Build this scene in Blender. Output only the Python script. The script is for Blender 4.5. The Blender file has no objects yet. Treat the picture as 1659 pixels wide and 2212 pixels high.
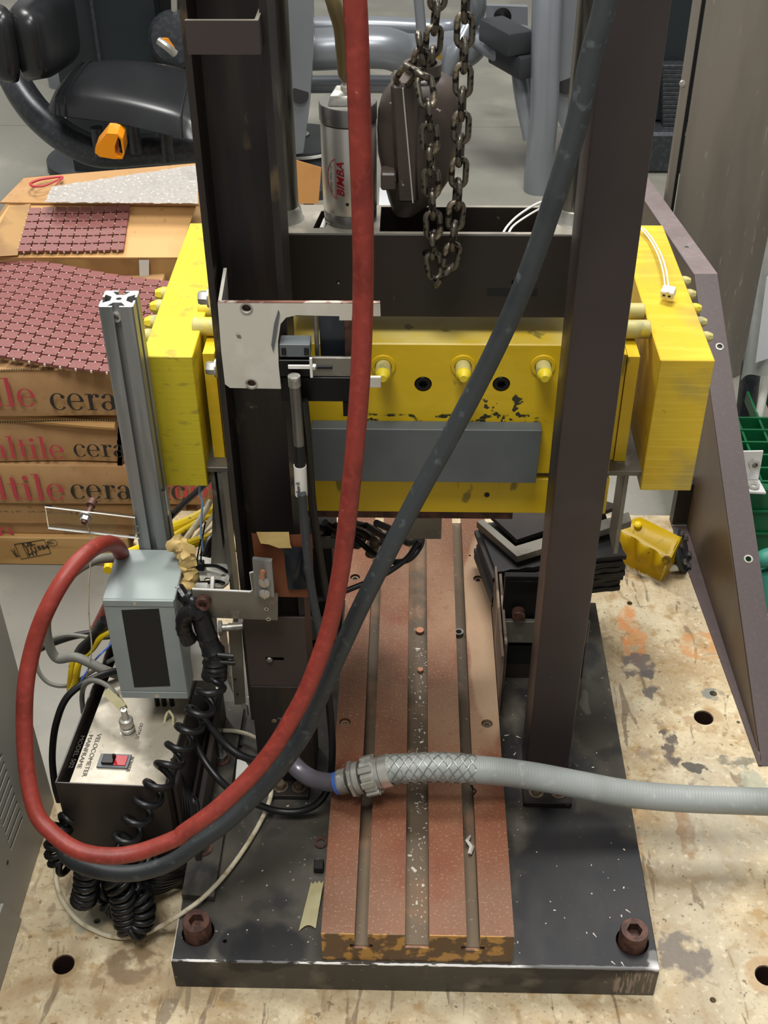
import bpy, bmesh, math, random
from mathutils import Vector, Matrix, noise
from math import sin, cos, radians, pi, sqrt
random.seed(7)
S = bpy.context.scene
COL = S.collection

# ------------------------------------------------------------------ camera, world, lights, exposure
FPX, PX0, PY0, W, H = 2567.9, 829.5, 1106.0, 1659, 2212
_p, _y, _r = radians(37.584), radians(1.596), radians(-.401)
FW = Vector((-sin(_y)*cos(_p), cos(_y)*cos(_p), -sin(_p)))
_rt = Vector((cos(_y), sin(_y), 0)); _up = _rt.cross(FW)
RT = cos(_r)*_rt + sin(_r)*_up; UP = -sin(_r)*_rt + cos(_r)*_up
CAM = Vector((-.01052354, -.83004586, 1.41076305))
cd = bpy.data.cameras.new('camera'); cam = bpy.data.objects.new('camera', cd); COL.objects.link(cam)
m = Matrix((RT, UP, -FW)).transposed().to_4x4(); m.translation = CAM; cam.matrix_world = m
cd.sensor_fit = 'VERTICAL'; cd.sensor_height = 24; cd.sensor_width = 24*W/H; cd.lens = FPX/H*24
cd.clip_start = .02; cd.clip_end = 100
S.camera = cam
def at(px, py, X=None, Y=None, Z=None):
    """surveyed point: where the sight line through a photo pixel meets a plane of known depth or height"""
    d = FW + RT*(px-PX0)/FPX - UP*(py-PY0)/FPX
    t = (X-CAM.x)/d.x if X is not None else (Y-CAM.y)/d.y if Y is not None else (Z-CAM.z)/d.z
    return CAM + d*t
wd = bpy.data.worlds.new('World'); S.world = wd; wd.use_nodes = True
bg = wd.node_tree.nodes['Background']; bg.inputs[0].default_value = (1, .985, .96, 1); bg.inputs[1].default_value = .40
def area(name, loc, rot, sx, sy, power, col=(1, 1, 1)):
    l = bpy.data.lights.new(name, 'AREA'); l.shape = 'RECTANGLE'; l.size = sx; l.size_y = sy; l.energy = power; l.color = col
    o = bpy.data.objects.new(name, l); o.location = loc; o.rotation_euler = [radians(a) for a in rot]; COL.objects.link(o)
area('high_bay_light', (.3, 1.6, 4.2), (-12, 0, 0), 1.2, 1.2, 150, (1, .98, .94))
area('high_bay_light', (-2.2, 3.6, 4.4), (-20, -15, 0), 1.0, 1.0, 120, (1, .98, .95))
area('high_bay_light', (-.5, -.9, 4.1), (8, 0, 0), 1.2, 1.2, 130, (1, .98, .95))
S.view_settings.view_transform = 'Standard'; S.view_settings.look = 'None'
S.view_settings.gamma = 1; S.view_settings.exposure = 0; S.view_settings.use_curve_mapping = False

# ------------------------------------------------------------------ materials
def lin(h):
    if isinstance(h, str):
        h = h.lstrip('#'); c = [int(h[i:i+2], 16)/255 for i in (0, 2, 4)]
        return tuple(x/12.92 if x <= .04045 else ((x+.055)/1.055)**2.4 for x in c) + (1,)
    return tuple(h)
def M(name, base, rough=.5, metal=0., layers=(), bump=None, trans=0., ior=1.45, spec=None, coat=0., anis=0., alpha=1.):
    mt = bpy.data.materials.new(name); mt.use_nodes = True; nt = mt.node_tree; N = nt.nodes; L = nt.links
    b = N['Principled BSDF']; b.inputs['Roughness'].default_value = rough; b.inputs['Metallic'].default_value = metal
    b.inputs['Transmission Weight'].default_value = trans; b.inputs['IOR'].default_value = ior; b.inputs['Coat Weight'].default_value = coat
    b.inputs['Alpha'].default_value = alpha
    if spec is not None: b.inputs['Specular IOR Level'].default_value = spec
    tc = N.new('ShaderNodeTexCoord').outputs['Object']
    col = None; ro = None
    def tex(k, s, mp=(1, 1, 1), det=4., dist=0.):
        mpn = N.new('ShaderNodeMapping'); mpn.inputs['Scale'].default_value = mp; L.new(tc, mpn.inputs[0])
        if k == 'vor':
            t = N.new('ShaderNodeTexVoronoi'); t.inputs['Scale'].default_value = s; L.new(mpn.outputs[0], t.inputs['Vector']); return t.outputs['Distance']
        if k == 'cell':
            t = N.new('ShaderNodeTexVoronoi'); t.inputs['Scale'].default_value = s; L.new(mpn.outputs[0], t.inputs['Vector'])
            q = N.new('ShaderNodeSeparateColor'); L.new(t.outputs['Color'], q.inputs[0]); return q.outputs[0]
        if k == 'wave':
            t = N.new('ShaderNodeTexWave'); t.inputs['Scale'].default_value = s; t.inputs['Distortion'].default_value = dist or 2; t.inputs['Detail'].default_value = 2
            L.new(mpn.outputs[0], t.inputs['Vector']); return t.outputs['Fac']
        t = N.new('ShaderNodeTexNoise'); t.inputs['Scale'].default_value = s; t.inputs['Detail'].default_value = det; t.inputs['Distortion'].default_value = dist
        L.new(mpn.outputs[0], t.inputs['Vector']); return t.outputs['Fac']
    def rng(v, lo, hi, to=1.):
        r = N.new('ShaderNodeMapRange'); r.inputs[1].default_value = lo; r.inputs[2].default_value = hi; r.inputs[4].default_value = to; L.new(v, r.inputs[0]); return r.outputs[0]
    def mul(a, bb):
        q = N.new('ShaderNodeMath'); q.operation = 'MULTIPLY'; L.new(a, q.inputs[0])
        if isinstance(bb, (int, float)): q.inputs[1].default_value = bb
        else: L.new(bb, q.inputs[1])
        return q.outputs[0]
    for ly in layers:
        k = ly.get('k', 'noise'); f = None
        if k in ('spot', 'boxn'):
            nz = N.new('ShaderNodeTexNoise'); nz.inputs['Scale'].default_value = ly.get('s', 30); L.new(tc, nz.inputs['Vector'])
            ds = N.new('ShaderNodeVectorMath'); ds.operation = 'MULTIPLY_ADD'; L.new(nz.outputs['Color'], ds.inputs[0])
            a = ly.get('amp', .02); ds.inputs[1].default_value = (a, a, a); L.new(tc, ds.inputs[2])
            sb = N.new('ShaderNodeVectorMath'); sb.operation = 'SUBTRACT'; L.new(ds.outputs[0], sb.inputs[0])
            c = ly['ctr']; sb.inputs[1].default_value = (c[0]+a/2, c[1]+a/2, c[2]+a/2)
            dv = N.new('ShaderNodeVectorMath'); dv.operation = 'DIVIDE'; L.new(sb.outputs[0], dv.inputs[0]); dv.inputs[1].default_value = ly['rad']
            if k == 'spot':
                ln = N.new('ShaderNodeVectorMath'); ln.operation = 'LENGTH'; L.new(dv.outputs[0], ln.inputs[0]); v = ln.outputs['Value']
            else:
                ab = N.new('ShaderNodeVectorMath'); ab.operation = 'ABSOLUTE'; L.new(dv.outputs[0], ab.inputs[0])
                sx = N.new('ShaderNodeSeparateXYZ'); L.new(ab.outputs[0], sx.inputs[0])
                q = N.new('ShaderNodeMath'); q.operation = 'MAXIMUM'; L.new(sx.outputs[0], q.inputs[0]); L.new(sx.outputs[1], q.inputs[1])
                q2 = N.new('ShaderNodeMath'); q2.operation = 'MAXIMUM'; L.new(q.outputs[0], q2.inputs[0]); L.new(sx.outputs[2], q2.inputs[1]); v = q2.outputs[0]
            f = rng(v, 1., ly.get('soft', .85))
            if 'lo' in ly: f = mul(f, rng(tex('noise', ly.get('s2', 60), ly.get('m', (1, 1, 1))), ly['lo'], ly['hi']))
        else:
            f = rng(tex(k, ly['s'], ly.get('m', (1, 1, 1)), ly.get('d', 4.), ly.get('w', 0.)), ly['lo'], ly['hi'])
        f = mul(f, ly.get('f', 1.))
        mx = N.new('ShaderNodeMix'); mx.data_type = 'RGBA'
        if col is None: mx.inputs[6].default_value = lin(base)
        else: L.new(col, mx.inputs[6])
        mx.inputs[7].default_value = lin(ly['c']); L.new(f, mx.inputs[0]); col = mx.outputs[2]
        if 'r' in ly:
            mr = N.new('ShaderNodeMix'); mr.data_type = 'FLOAT'
            if ro is None: mr.inputs[2].default_value = rough
            else: L.new(ro, mr.inputs[2])
            mr.inputs[3].default_value = ly['r']; L.new(f, mr.inputs[0]); ro = mr.outputs[0]
    if col is None: b.inputs['Base Color'].default_value = lin(base)
    else: L.new(col, b.inputs['Base Color'])
    if ro is not None: L.new(ro, b.inputs['Roughness'])
    if bump:
        k = bump[3] if len(bump) > 3 else 'noise'; mp = bump[4] if len(bump) > 4 else (1, 1, 1)
        bn = N.new('ShaderNodeBump'); bn.inputs['Strength'].default_value = bump[1]; bn.inputs['Distance'].default_value = bump[2]
        L.new(tex(k, bump[0], mp), bn.inputs['Height']); L.new(bn.outputs[0], b.inputs['Normal'])
    return mt

# ------------------------------------------------------------------ mesh helpers
class MB:
    def __init__(s): s.bm = bmesh.new()
    def box(s, x0, x1, y0, y1, z0, z1, bv=0., seg=1, mat=None):
        r = bmesh.ops.create_cube(s.bm, size=1); vs = r['verts']
        for v in vs: v.co = Vector((x0+(v.co.x+.5)*(x1-x0), y0+(v.co.y+.5)*(y1-y0), z0+(v.co.z+.5)*(z1-z0)))
        if mat is not None:
            for v in vs: v.co = mat @ v.co
        if bv:
            es = list({e for v in vs for e in v.link_edges})
            bmesh.ops.bevel(s.bm, geom=es, offset=bv, segments=seg, affect='EDGES', profile=.5)
        return s
    def hexa(s, p, bv=0.):   # p: 4 bottom then 4 top, same winding
        vs = [s.bm.verts.new(Vector(q)) for q in p]
        fs = [s.bm.faces.new([vs[i] for i in f]) for f in ((3, 2, 1, 0), (4, 5, 6, 7), (0, 1, 5, 4), (1, 2, 6, 5), (2, 3, 7, 6), (3, 0, 4, 7))]
        if bv:
            bmesh.ops.bevel(s.bm, geom=list({e for f in fs for e in f.edges}), offset=bv, segments=1, affect='EDGES', profile=.5)
        return s
    def quadslab(s, p, t):   # four points, thickness t along -normal
        p = [Vector(q) for q in p]; n = (p[1]-p[0]).cross(p[3]-p[0]).normalized()*t
        return s.hexa([q-n for q in p]+p)
    def cyl(s, a, b, r, r2=None, seg=20, bv=0.):
        a = Vector(a); b = Vector(b); r2 = r if r2 is None else r2
        return s.lathe(a, (b-a), [(0, 0), (r, 0), (r2, (b-a).length), (0, (b-a).length)] if not bv else
                       [(0, 0), (r-bv, 0), (r, bv), (r2, (b-a).length-bv), (r2-bv, (b-a).length), (0, (b-a).length)], seg)
    def lathe(s, o, ax, prof, seg=24, twist=0.):
        o = Vector(o); ax = Vector(ax).normalized(); u = ax.orthogonal().normalized(); w = ax.cross(u)
        if abs(ax.z) > .99: u = Vector((1, 0, 0)); w = ax.cross(u)
        rings = []
        for r, h in prof:
            if r < 1e-7: rings.append([s.bm.verts.new(o+ax*h)])
            else: rings.append([s.bm.verts.new(o+ax*h+(u*cos(2*pi*i/seg+twist)+w*sin(2*pi*i/seg+twist))*r) for i in range(seg)])
        for A, B in zip(rings, rings[1:]):
            for i in range(seg):
                j = (i+1) % seg
                if len(A) == 1 and len(B) == 1: continue
                if len(A) == 1: s.bm.faces.new([A[0], B[j], B[i]])
                elif len(B) == 1: s.bm.faces.new([A[i], A[j], B[0]])
                else: s.bm.faces.new([A[i], A[j], B[j], B[i]])
        return s
    def prism(s, pts, d):   # planar polygon extruded by vector d
        d = Vector(d); a = [s.bm.verts.new(Vector(p)) for p in pts]; b = [s.bm.verts.new(Vector(p)+d) for p in pts]
        n = len(a); s.bm.faces.new(a[::-1]); s.bm.faces.new(b)
        for i in range(n): s.bm.faces.new([a[i], a[(i+1) % n], b[(i+1) % n], b[i]])
        return s
    def tube(s, pts, r, seg=10, caps=True, rf=None, sub=None):
        pts = spline(pts, sub) if sub else [Vector(p) for p in pts]
        n = len(pts); T = [(pts[min(i+1, n-1)]-pts[max(i-1, 0)]).normalized() for i in range(n)]
        u = T[0].orthogonal().normalized(); rings = []
        for i in range(n):
            if i:
                u = u - T[i]*u.dot(T[i]); u.normalize()
            w = T[i].cross(u); rr = rf(i/(n-1))*r if rf else r
            rings.append([s.bm.verts.new(pts[i]+(u*cos(2*pi*k/seg)+w*sin(2*pi*k/seg))*rr) for k in range(seg)])
        for A, B in zip(rings, rings[1:]):
            for k in range(seg):
                j = (k+1) % seg; s.bm.faces.new([A[k], A[j], B[j], B[k]])
        if caps: s.bm.faces.new(rings[0][::-1]); s.bm.faces.new(rings[-1])
        return s
    def grid(s, f, nu, nv, t=0.):
        V = [[s.bm.verts.new(Vector(f(i/nu, j/nv))) for j in range(nv+1)] for i in range(nu+1)]
        for i in range(nu):
            for j in range(nv): s.bm.faces.new([V[i][j], V[i+1][j], V[i+1][j+1], V[i][j+1]])
        if t:
            bmesh.ops.solidify(s.bm, geom=s.bm.faces[:], thickness=t)
        return s
def spline(pts, sub=8):
    P = [Vector(p) for p in pts]; P = [P[0]*2-P[1]]+P+[P[-1]*2-P[-2]]; out = []
    for i in range(1, len(P)-2):
        a, b, c, d = P[i-1:i+3]
        for k in range(sub):
            t = k/sub; out.append(.5*((2*b)+(c-a)*t+(2*a-5*b+4*c-d)*t*t+(3*b-a-3*c+d)*t**3))
    out.append(P[-2]); return out
ROOT = {}
def link(o): COL.objects.link(o); return o
def thing(name, label, cat, loc=(0, 0, 0), group=None):
    o = link(bpy.data.objects.new(name, None)); o.location = loc; o.empty_display_size = .02
    o['label'] = label; o['category'] = cat
    if group: o['group'] = group
    ROOT[o.name] = Vector(loc); return o
def mk(name, mb, mat, loc, angle=35, holes=None):
    bm = mb.bm
    bmesh.ops.recalc_face_normals(bm, faces=bm.faces[:])
    me = bpy.data.meshes.new(name); bm.to_mesh(me); bm.free()
    me.transform(Matrix.Translation(-Vector(loc))); me.materials.append(mat)
    o = bpy.data.objects.new(name, me)
    if holes is not None:
        hb = holes.bm; bmesh.ops.recalc_face_normals(hb, faces=hb.faces[:])
        hm = bpy.data.meshes.new('cut'); hb.to_mesh(hm); hb.free(); hm.transform(Matrix.Translation(-Vector(loc)))
        ho = bpy.data.objects.new('cut', hm); COL.objects.link(ho); COL.objects.link(o)
        md = o.modifiers.new('b', 'BOOLEAN'); md.operation = 'DIFFERENCE'; md.object = ho; md.solver = 'EXACT'
        dg = bpy.context.evaluated_depsgraph_get(); dg.update()
        nm = bpy.data.meshes.new_from_object(o.evaluated_get(dg)); o.modifiers.clear(); o.data = nm
        bpy.data.objects.remove(ho); COL.objects.unlink(o); me = nm
        if not me.materials: me.materials.append(mat)
    for p in me.polygons: p.use_smooth = True
    me.set_sharp_from_angle(angle=radians(angle))
    return o
def part(name, mb, mat, parent, label=None, angle=35, holes=None, kind=None):
    r = parent
    while r.parent: r = r.parent
    o = mk(name, mb, mat, ROOT[r.name], angle, holes); link(o); o.parent = parent
    if label: o['label'] = label
    if kind: o['kind'] = kind
    return o
def solo(name, label, cat, mb, mat, loc=(0, 0, 0), group=None, holes=None, kind=None, angle=35):
    o = mk(name, mb, mat, loc, angle, holes); link(o); o.location = loc; o['label'] = label; o['category'] = cat
    if group: o['group'] = group
    if kind: o['kind'] = kind
    ROOT[o.name] = Vector(loc); return o
def text(body, mat, parent, o, ux, uy, size, name='lettering', align='LEFT', lift=.0004, sx=1., serif=0., bold=0., shear=0., wrap=None):
    c = bpy.data.curves.new('t', 'FONT'); c.body = body; c.size = size; c.align_x = align; c.extrude = .0002; c.offset = bold; c.shear = shear
    t = bpy.data.objects.new('t', c); COL.objects.link(t); dg = bpy.context.evaluated_depsgraph_get(); dg.update()
    me = bpy.data.meshes.new_from_object(t.evaluated_get(dg)); bpy.data.objects.remove(t)
    ux = Vector(ux).normalized(); uy = Vector(uy).normalized(); n = ux.cross(uy).normalized()
    mt = Matrix((ux*sx, uy, n)).transposed().to_4x4(); mt.translation = Vector(o)+n*lift
    me.transform(mt)
    if wrap: 
        for v in me.vertices: v.co = wrap(v.co)
    r = parent
    while r.parent: r = r.parent
    me.transform(Matrix.Translation(-ROOT[r.name])); me.materials.clear(); me.materials.append(mat)
    ob = link(bpy.data.objects.new(name, me)); ob.parent = parent; return ob
def hexbolt(mb, o, n, r, h):
    n = Vector(n).normalized(); mb.lathe(o, n, [(0, 0), (r*1.35, 0), (r*1.35, h*.2), (0, h*.2)], 24)
    mb.lathe(Vector(o)+n*h*.2, n, [(0, 0), (r, 0), (r, h*.75), (r*.85, h), (0, h)], 6)
def capscrew(mb, o, n, r, h, mbsock=None):
    n = Vector(n).normalized()
    mb.lathe(o, n, [(0, 0), (r, 0), (r, h*.94), (r*.93, h), (r*.62, h), (r*.5, h-.0004)], 36)
    mb.lathe(o, n, [(r*.58, h), (r*.57, h-r*.42), (0, h-r*.5)], 6)
def screwmesh(o, n, r, h):
    n = Vector(n).normalized(); mb = MB().lathe(o, n, [(0, 0), (r, 0), (r, h*.94), (r*.94, h), (0, h)], 36)
    hx = MB().lathe(Vector(o)+n*(h-r*.75), n, [(0, 0), (r*.56, 0), (r*.56, r*2), (0, r*2)], 6); return mb, hx
def panhead(mb, o, n, r, h=None):
    h = h or r*.6; mb.lathe(o, n, [(r, 0), (r, h*.35), (r*.8, h*.8), (r*.35, h), (0, h)], 18)

# ------------------------------------------------------------------ palette
T = .05955
m_floor = M('concrete', '#85837a', .5, layers=[dict(c='#7c7a70', s=1.6, lo=.4, hi=.65), dict(c='#a19e91', s=5, lo=.5, hi=.75, f=.6), dict(c='#6f706b', s=60, lo=.62, hi=.7, f=.3)], bump=(40, .15, .002))
TBL = (0, .3, 0)
def sp(px, py, rx, ry, c, f=.9, **k):
    q = at(px, py, Z=0); return dict(k='spot', c=c, ctr=(q.x-TBL[0], q.y-TBL[1], 0), rad=(rx, ry, 1), f=f, amp=k.pop('amp', .035), s=k.pop('s', 60), **({'lo': .40, 'hi': .50, 's2': 34} | k))
m_cream = M('aged_cream_paint', '#b3a180', .55, layers=[
    dict(c='#a68d66', s=5, lo=.45, hi=.68, f=.6, d=8), dict(c='#cfc2a2', s=13, lo=.46, hi=.62, f=.75, d=10), dict(c='#9c7c48', s=42, lo=.55, hi=.66, f=.65, d=10),
    dict(c='#7a6342', s=30, lo=.6, hi=.68, f=.6, d=12, w=1.), dict(c='#6b5d48', s=190, lo=.58, hi=.68, f=.45), dict(c='#a39a86', s=3.5, lo=.5, hi=.62, f=.6, d=8),
    dict(c='#6b5a44', s=38, lo=.62, hi=.66, f=.75, d=6, m=(1, .22, 1), w=1.), dict(c='#57482f', s=70, lo=.66, hi=.69, f=.7, d=3), dict(c='#ddd1b4', s=90, lo=.58, hi=.68, f=.4), dict(c='#8a6f48', s=8, lo=.56, hi=.66, f=.45, d=10, w=1.5),
    sp(1365, 1370, .022, .075, '#c9803c', .8, s=40, lo=.35, hi=.55), sp(1520, 1395, .05, .035, '#b4793c', .7, s=40, lo=.42, hi=.55), sp(1590, 1370, .03, .03, '#9c6c38', .6, s=40, lo=.4, hi=.5),
    sp(1378, 1440, .03, .035, '#6e625a', .95), sp(1400, 1480, .012, .035, '#5b5552', .9), sp(1450, 1610, .014, .045, '#4a423c', .9), sp(1410, 1640, .03, .03, '#77695a', .6, lo=.45, hi=.55),
    sp(1540, 1500, .02, .014, '#77796f', .95, amp=.012), sp(1520, 1552, .036, .033, '#9a7c55', .6, amp=.004), sp(1480, 2065, .035, .04, '#6f675e', .9),
    sp(1480, 1790, .012, .06, '#8a6a48', .7, amp=.02), sp(1540, 1770, .04, .12, '#a39c8c', .35), sp(290, 2085, .04, .03, '#7b664b', .9, amp=.02), sp(195, 1975, .03, .03, '#8f8b7a', .9, amp=.02),
    sp(200, 1940, .035, .045, '#9b937d', .6), sp(1500, 1660, .02, .01, '#3d3a36', .9), sp(1590, 1645, .03, .015, '#58584e', .7), sp(137, 2083, .022, .022, '#8c744e', .6, amp=.004),
    sp(1655, 2107, .03, .03, '#a58257', .6, amp=.004), sp(1625, 1690, .02, .03, '#8d9180', .7), sp(600, 2130, .2, .04, '#9d8a6c', .5, lo=.4, hi=.6), sp(1350, 1760, .03, .1, '#c08e50', .3)],
    bump=(120, .4, .002))
m_plate = M('black_plate', '#3d3a34', .5, .1, layers=[dict(c='#625d51', s=5, lo=.45, hi=.7, f=.75, d=8), dict(c='#1d1e21', s=9, lo=.52, hi=.6, f=.8, d=8),
    dict(c='#7a7466', s=22, lo=.56, hi=.75, f=.5, m=(1, .4, 1)), dict(c='#9b988f', s=160, lo=.69, hi=.72, f=.7),
    dict(k='boxn', c='#e8e8e6', ctr=(0, 0, T), rad=(.31, .0025, .0022), amp=.003, s=70, s2=30, m=(1, 3, 3), lo=.42, hi=.47, soft=.9),
    dict(k='boxn', c='#f0efec', ctr=(.23, 0, T), rad=(.08, .004, .003), amp=.004, s=90, soft=.8), dict(k='spot', c='#f4f3f0', ctr=(.302, .012, T), rad=(.012, .016, .01), amp=.008, s=90),
    dict(k='boxn', c='#d8d2c6', ctr=(-.305, .1, T), rad=(.0016, .14, .003), amp=.002, s=60), dict(k='boxn', c='#8a7a70', ctr=(.275, 0, .03), rad=(.025, .004, .026), amp=.01, s=60, lo=.5, hi=.56, s2=80, m=(3, 1, .3)),
    dict(k='spot', c='#15161c', ctr=(.23, .10, T), rad=(.12, .17, .03), amp=.09, s=12, f=.85), dict(k='spot', c='#17181d', ctr=(.02+.18, .25, T), rad=(.03, .02, .03), amp=.03, s=22, f=.6),
    dict(k='spot', c='#121318', ctr=(-.19, .02, T), rad=(.06, .04, .03), amp=.05, s=16, f=.8), dict(k='spot', c='#77716a', ctr=(.262, .45, T), rad=(.008, .03, .03), amp=.02, s=40, f=.6)], bump=(70, .12, .001))
m_rust = M('rusty_machined_iron', '#765440', .42, .35, layers=[dict(c='#7f4c34', s=5, lo=.42, hi=.62, f=.8), dict(c='#a08468', s=3.2, lo=.5, hi=.66, f=.75, m=(1, .7, 1)), dict(c='#6e3a26', s=11, lo=.56, hi=.7, f=.7),
    dict(c='#b3977c', s=300, lo=.56, hi=.72, f=.4), dict(c='#6a4432', s=90, lo=.58, hi=.75, f=.4), dict(k='spot', c='#b39a7c', ctr=(.11, .55, .06), rad=(.03, .25, .3), amp=.05, s=8, f=.5),
    dict(k='boxn', c='#5e4a34', ctr=(0, 0, .02), rad=(.2, .0012, .06), amp=.0, soft=.95, f=.9), dict(k='boxn', c='#b58a4a', ctr=(0, 0, .02), rad=(.2, .0012, .06), amp=0, soft=.95, lo=.5, hi=.56, s2=45, f=.9)], bump=(120, .12, .001))
m_slot = M('dirty_slot_iron', '#6b5c4a', .55, .3, layers=[dict(c='#4a3f33', s=8, lo=.45, hi=.6, f=.8, m=(1, .3, 1)), dict(c='#8a6a52', s=16, lo=.55, hi=.7, f=.6), dict(c='#a09684', s=150, lo=.66, hi=.7, f=.6)])
m_brown = M('brown_enamel', '#3b3230', .42, layers=[dict(c='#2e2725', s=4, lo=.45, hi=.65, f=.7), dict(c='#54474a', s=7, lo=.6, hi=.75, f=.35), dict(c='#8d8378', s=70, lo=.74, hi=.77, f=.8)], bump=(160, .12, .0006))
m_dark = M('dark_brown_enamel', '#29221c', .5, layers=[dict(c='#1f1a15', s=5, lo=.45, hi=.65), dict(c='#7b735f', s=40, lo=.72, hi=.76, f=.7)], bump=(160, .1, .0005))
m_col = M('worn_column_enamel', '#1d1917', .5, layers=[dict(c='#34291f', s=14, lo=.5, hi=.66, f=.6, m=(3, 3, .25)), dict(c='#6d5c3c', s=26, lo=.62, hi=.7, f=.5, m=(1, 1, .5)), dict(c='#8c8377', s=60, lo=.73, hi=.76, f=.6)])
m_steeltop = M('worn_bare_steel', '#8d877b', .42, .12, layers=[dict(c='#6f6a60', s=9, lo=.45, hi=.65), dict(c='#b3aa9a', s=30, lo=.58, hi=.72, f=.6)])
m_yel = M('yellow_enamel', '#cfae18', .42, layers=[dict(k='boxn', c='#d9cb84', ctr=(0, .04, .2527), rad=(.26, .2, .0012), amp=.0, soft=.9, f=.75, lo=.35, hi=.6, s2=14), dict(c='#b08f08', s=5, lo=.5, hi=.7, f=.6), dict(c='#dcbe2a', s=13, lo=.52, hi=.7, f=.5), dict(c='#5f5a22', s=26, lo=.66, hi=.7, f=.75, m=(1, 1, .5)),  # pale worn beam top, its colour also standing in for overhead light
    dict(k='boxn', c='#2e2e1e', ctr=(.03, 0, .587-.45), rad=(.13, .004, .018), amp=.008, s=40, s2=95, lo=.55, hi=.6, m=(.6, 1, 1)), dict(k='boxn', c='#30301f', ctr=(.105, 0, .605-.45), rad=(.03, .004, .03), amp=.008, s=40, s2=70, lo=.56, hi=.58)],
    bump=(16, .5, .003, 'noise', (1, 1, 1.6)))
m_yel2 = M('yellow_block_paint', '#cbb928', .45, layers=[dict(c='#b9a510', s=7, lo=.5, hi=.7, f=.6), dict(c='#d8c95a', s=3, lo=.5, hi=.7, f=.5), dict(c='#7a6f34', s=42, lo=.57, hi=.66, f=.5, d=6, m=(1, 1, 2.4)), dict(c='#c9b52a', s=60, lo=.5, hi=.6, f=.3, m=(.15, 1, 4))], bump=(50, .3, .001, 'noise', (.15, 1, 5)))
m_yel3 = M('yellow_block_paint_scuffed', '#d2b02a', .45, layers=[dict(c='#c49c10', s=7, lo=.5, hi=.7, f=.6), dict(c='#8f8452', s=9, lo=.5, hi=.66, f=.65, m=(1, .5, 1)), dict(c='#47431f', s=22, lo=.67, hi=.7, f=.7, m=(1, 2, 1)), dict(c='#e3c84a', s=60, lo=.5, hi=.6, f=.3, m=(.15, 1, 4))], bump=(50, .3, .001, 'noise', (.15, 1, 5)))
m_pin = M('overpainted_pin', '#b9b070', .5, layers=[dict(c='#8f8c66', s=40, lo=.5, hi=.6), dict(c='#d8c23a', s=20, lo=.55, hi=.6)])
m_pinhot = M('yellow_pin_tip', '#d9c22e', .45)
m_blk = M('black_oxide', '#141414', .35, .5)
m_blackbox = M('black_matte_block', '#0d0d0e', .55)
m_lam = M('black_rubber_plates', '#171616', .6, layers=[dict(c='#2a2826', s=30, lo=.5, hi=.65, m=(.3, .3, 4))])
m_grey = M('slate_grey_paint', '#5b6163', .42, layers=[dict(c='#4f5557', s=6, lo=.45, hi=.6), dict(c='#a8adae', s=70, lo=.74, hi=.76, f=.7)])
m_steel = M('brushed_steel', '#8d8c88', .34, .85, layers=[dict(c='#6e6c68', s=10, lo=.45, hi=.65, m=(3, 3, .4)), dict(c='#b9b7b2', s=60, lo=.6, hi=.7, f=.5)])
m_stain = M('polished_stainless', '#cfccc4', .34, .75, layers=[dict(c='#a9a59d', s=40, lo=.4, hi=.6, m=(1, 1, .1), f=.5)])
m_shaft = M('oily_guide_shaft', '#7a776d', .3, .55, layers=[dict(c='#3d3b36', s=16, lo=.45, hi=.6, m=(3, 3, .25)), dict(c='#b8ac92', s=22, lo=.62, hi=.7, m=(4, 4, .3), f=.8)])
m_alu = M('aluminium', '#8f918f', .4, .5, layers=[dict(c='#747776', s=12, lo=.45, hi=.6, m=(4, 4, .2)), dict(c='#a5a7a5', s=30, lo=.58, hi=.7, m=(4, 4, .2), f=.6)])
m_alubright = M('cut_aluminium_end', '#e4e4e2', .3, .4)
m_galv = M('galvanised_steel', '#b3b2aa', .35, .6, layers=[dict(c='#8e8d84', s=30, lo=.45, hi=.6), dict(c='#d7d6cf', s=60, lo=.58, hi=.66, f=.7)])
m_platesteel = M('grey_plate_steel', '#7d7a70', .45, .5, layers=[dict(c='#66625a', s=9, lo=.45, hi=.6), dict(c='#9b978b', s=40, lo=.6, hi=.7, f=.5)])
m_screw = M('rusty_screw', '#5a3d33', .55, .3, layers=[dict(c='#3e2a24', s=60, lo=.45, hi=.6), dict(c='#7d584a', s=90, lo=.58, hi=.7, f=.5)])
m_copper = M('copper_plug', '#a5755a', .45, .5)
m_oring = M('copper_film', '#8a5236', .42, layers=[dict(c='#a36a48', s=6, lo=.45, hi=.65, f=.6)])
m_film = M('dark_film_window', '#23272e', .18, layers=[dict(c='#3b424b', s=9, lo=.5, hi=.65, m=(2, 2, .7))])
m_red = M('red_rubber_hose', '#873228', .48, layers=[dict(c='#6b251d', s=20, lo=.5, hi=.65, f=.7), dict(c='#a8453a', s=120, lo=.5, hi=.7, f=.4), dict(c='#c99a90', s=60, lo=.74, hi=.77, f=.7)], bump=(300, .15, .0005))
m_hose = M('charcoal_rubber_hose', '#373b3d', .5, layers=[dict(c='#2a2d30', s=14, lo=.5, hi=.65, f=.8), dict(c='#63676a', s=80, lo=.6, hi=.72, f=.5), dict(c='#9fa2a2', s=70, lo=.74, hi=.76, f=.7)])
m_rub = M('black_rubber', '#111112', .38, layers=[dict(c='#232426', s=60, lo=.55, hi=.7)])
m_tapeb = M('black_electrical_tape', '#151516', .33, bump=(50, .6, .004))
m_cond = M('grey_pvc_conduit', '#949996', .4, layers=[dict(c='#7f847f', s=10, lo=.5, hi=.65, f=.7), dict(c='#b0b5b2', s=50, lo=.6, hi=.7, f=.4), dict(c='#57504a', s=70, lo=.71, hi=.74, f=.6)])
m_whitecable = M('cream_cable', '#cfc6ad', .5, layers=[dict(c='#a89a78', s=60, lo=.5, hi=.65)])
m_gcable = M('grey_cable', '#77776f', .5)
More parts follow.
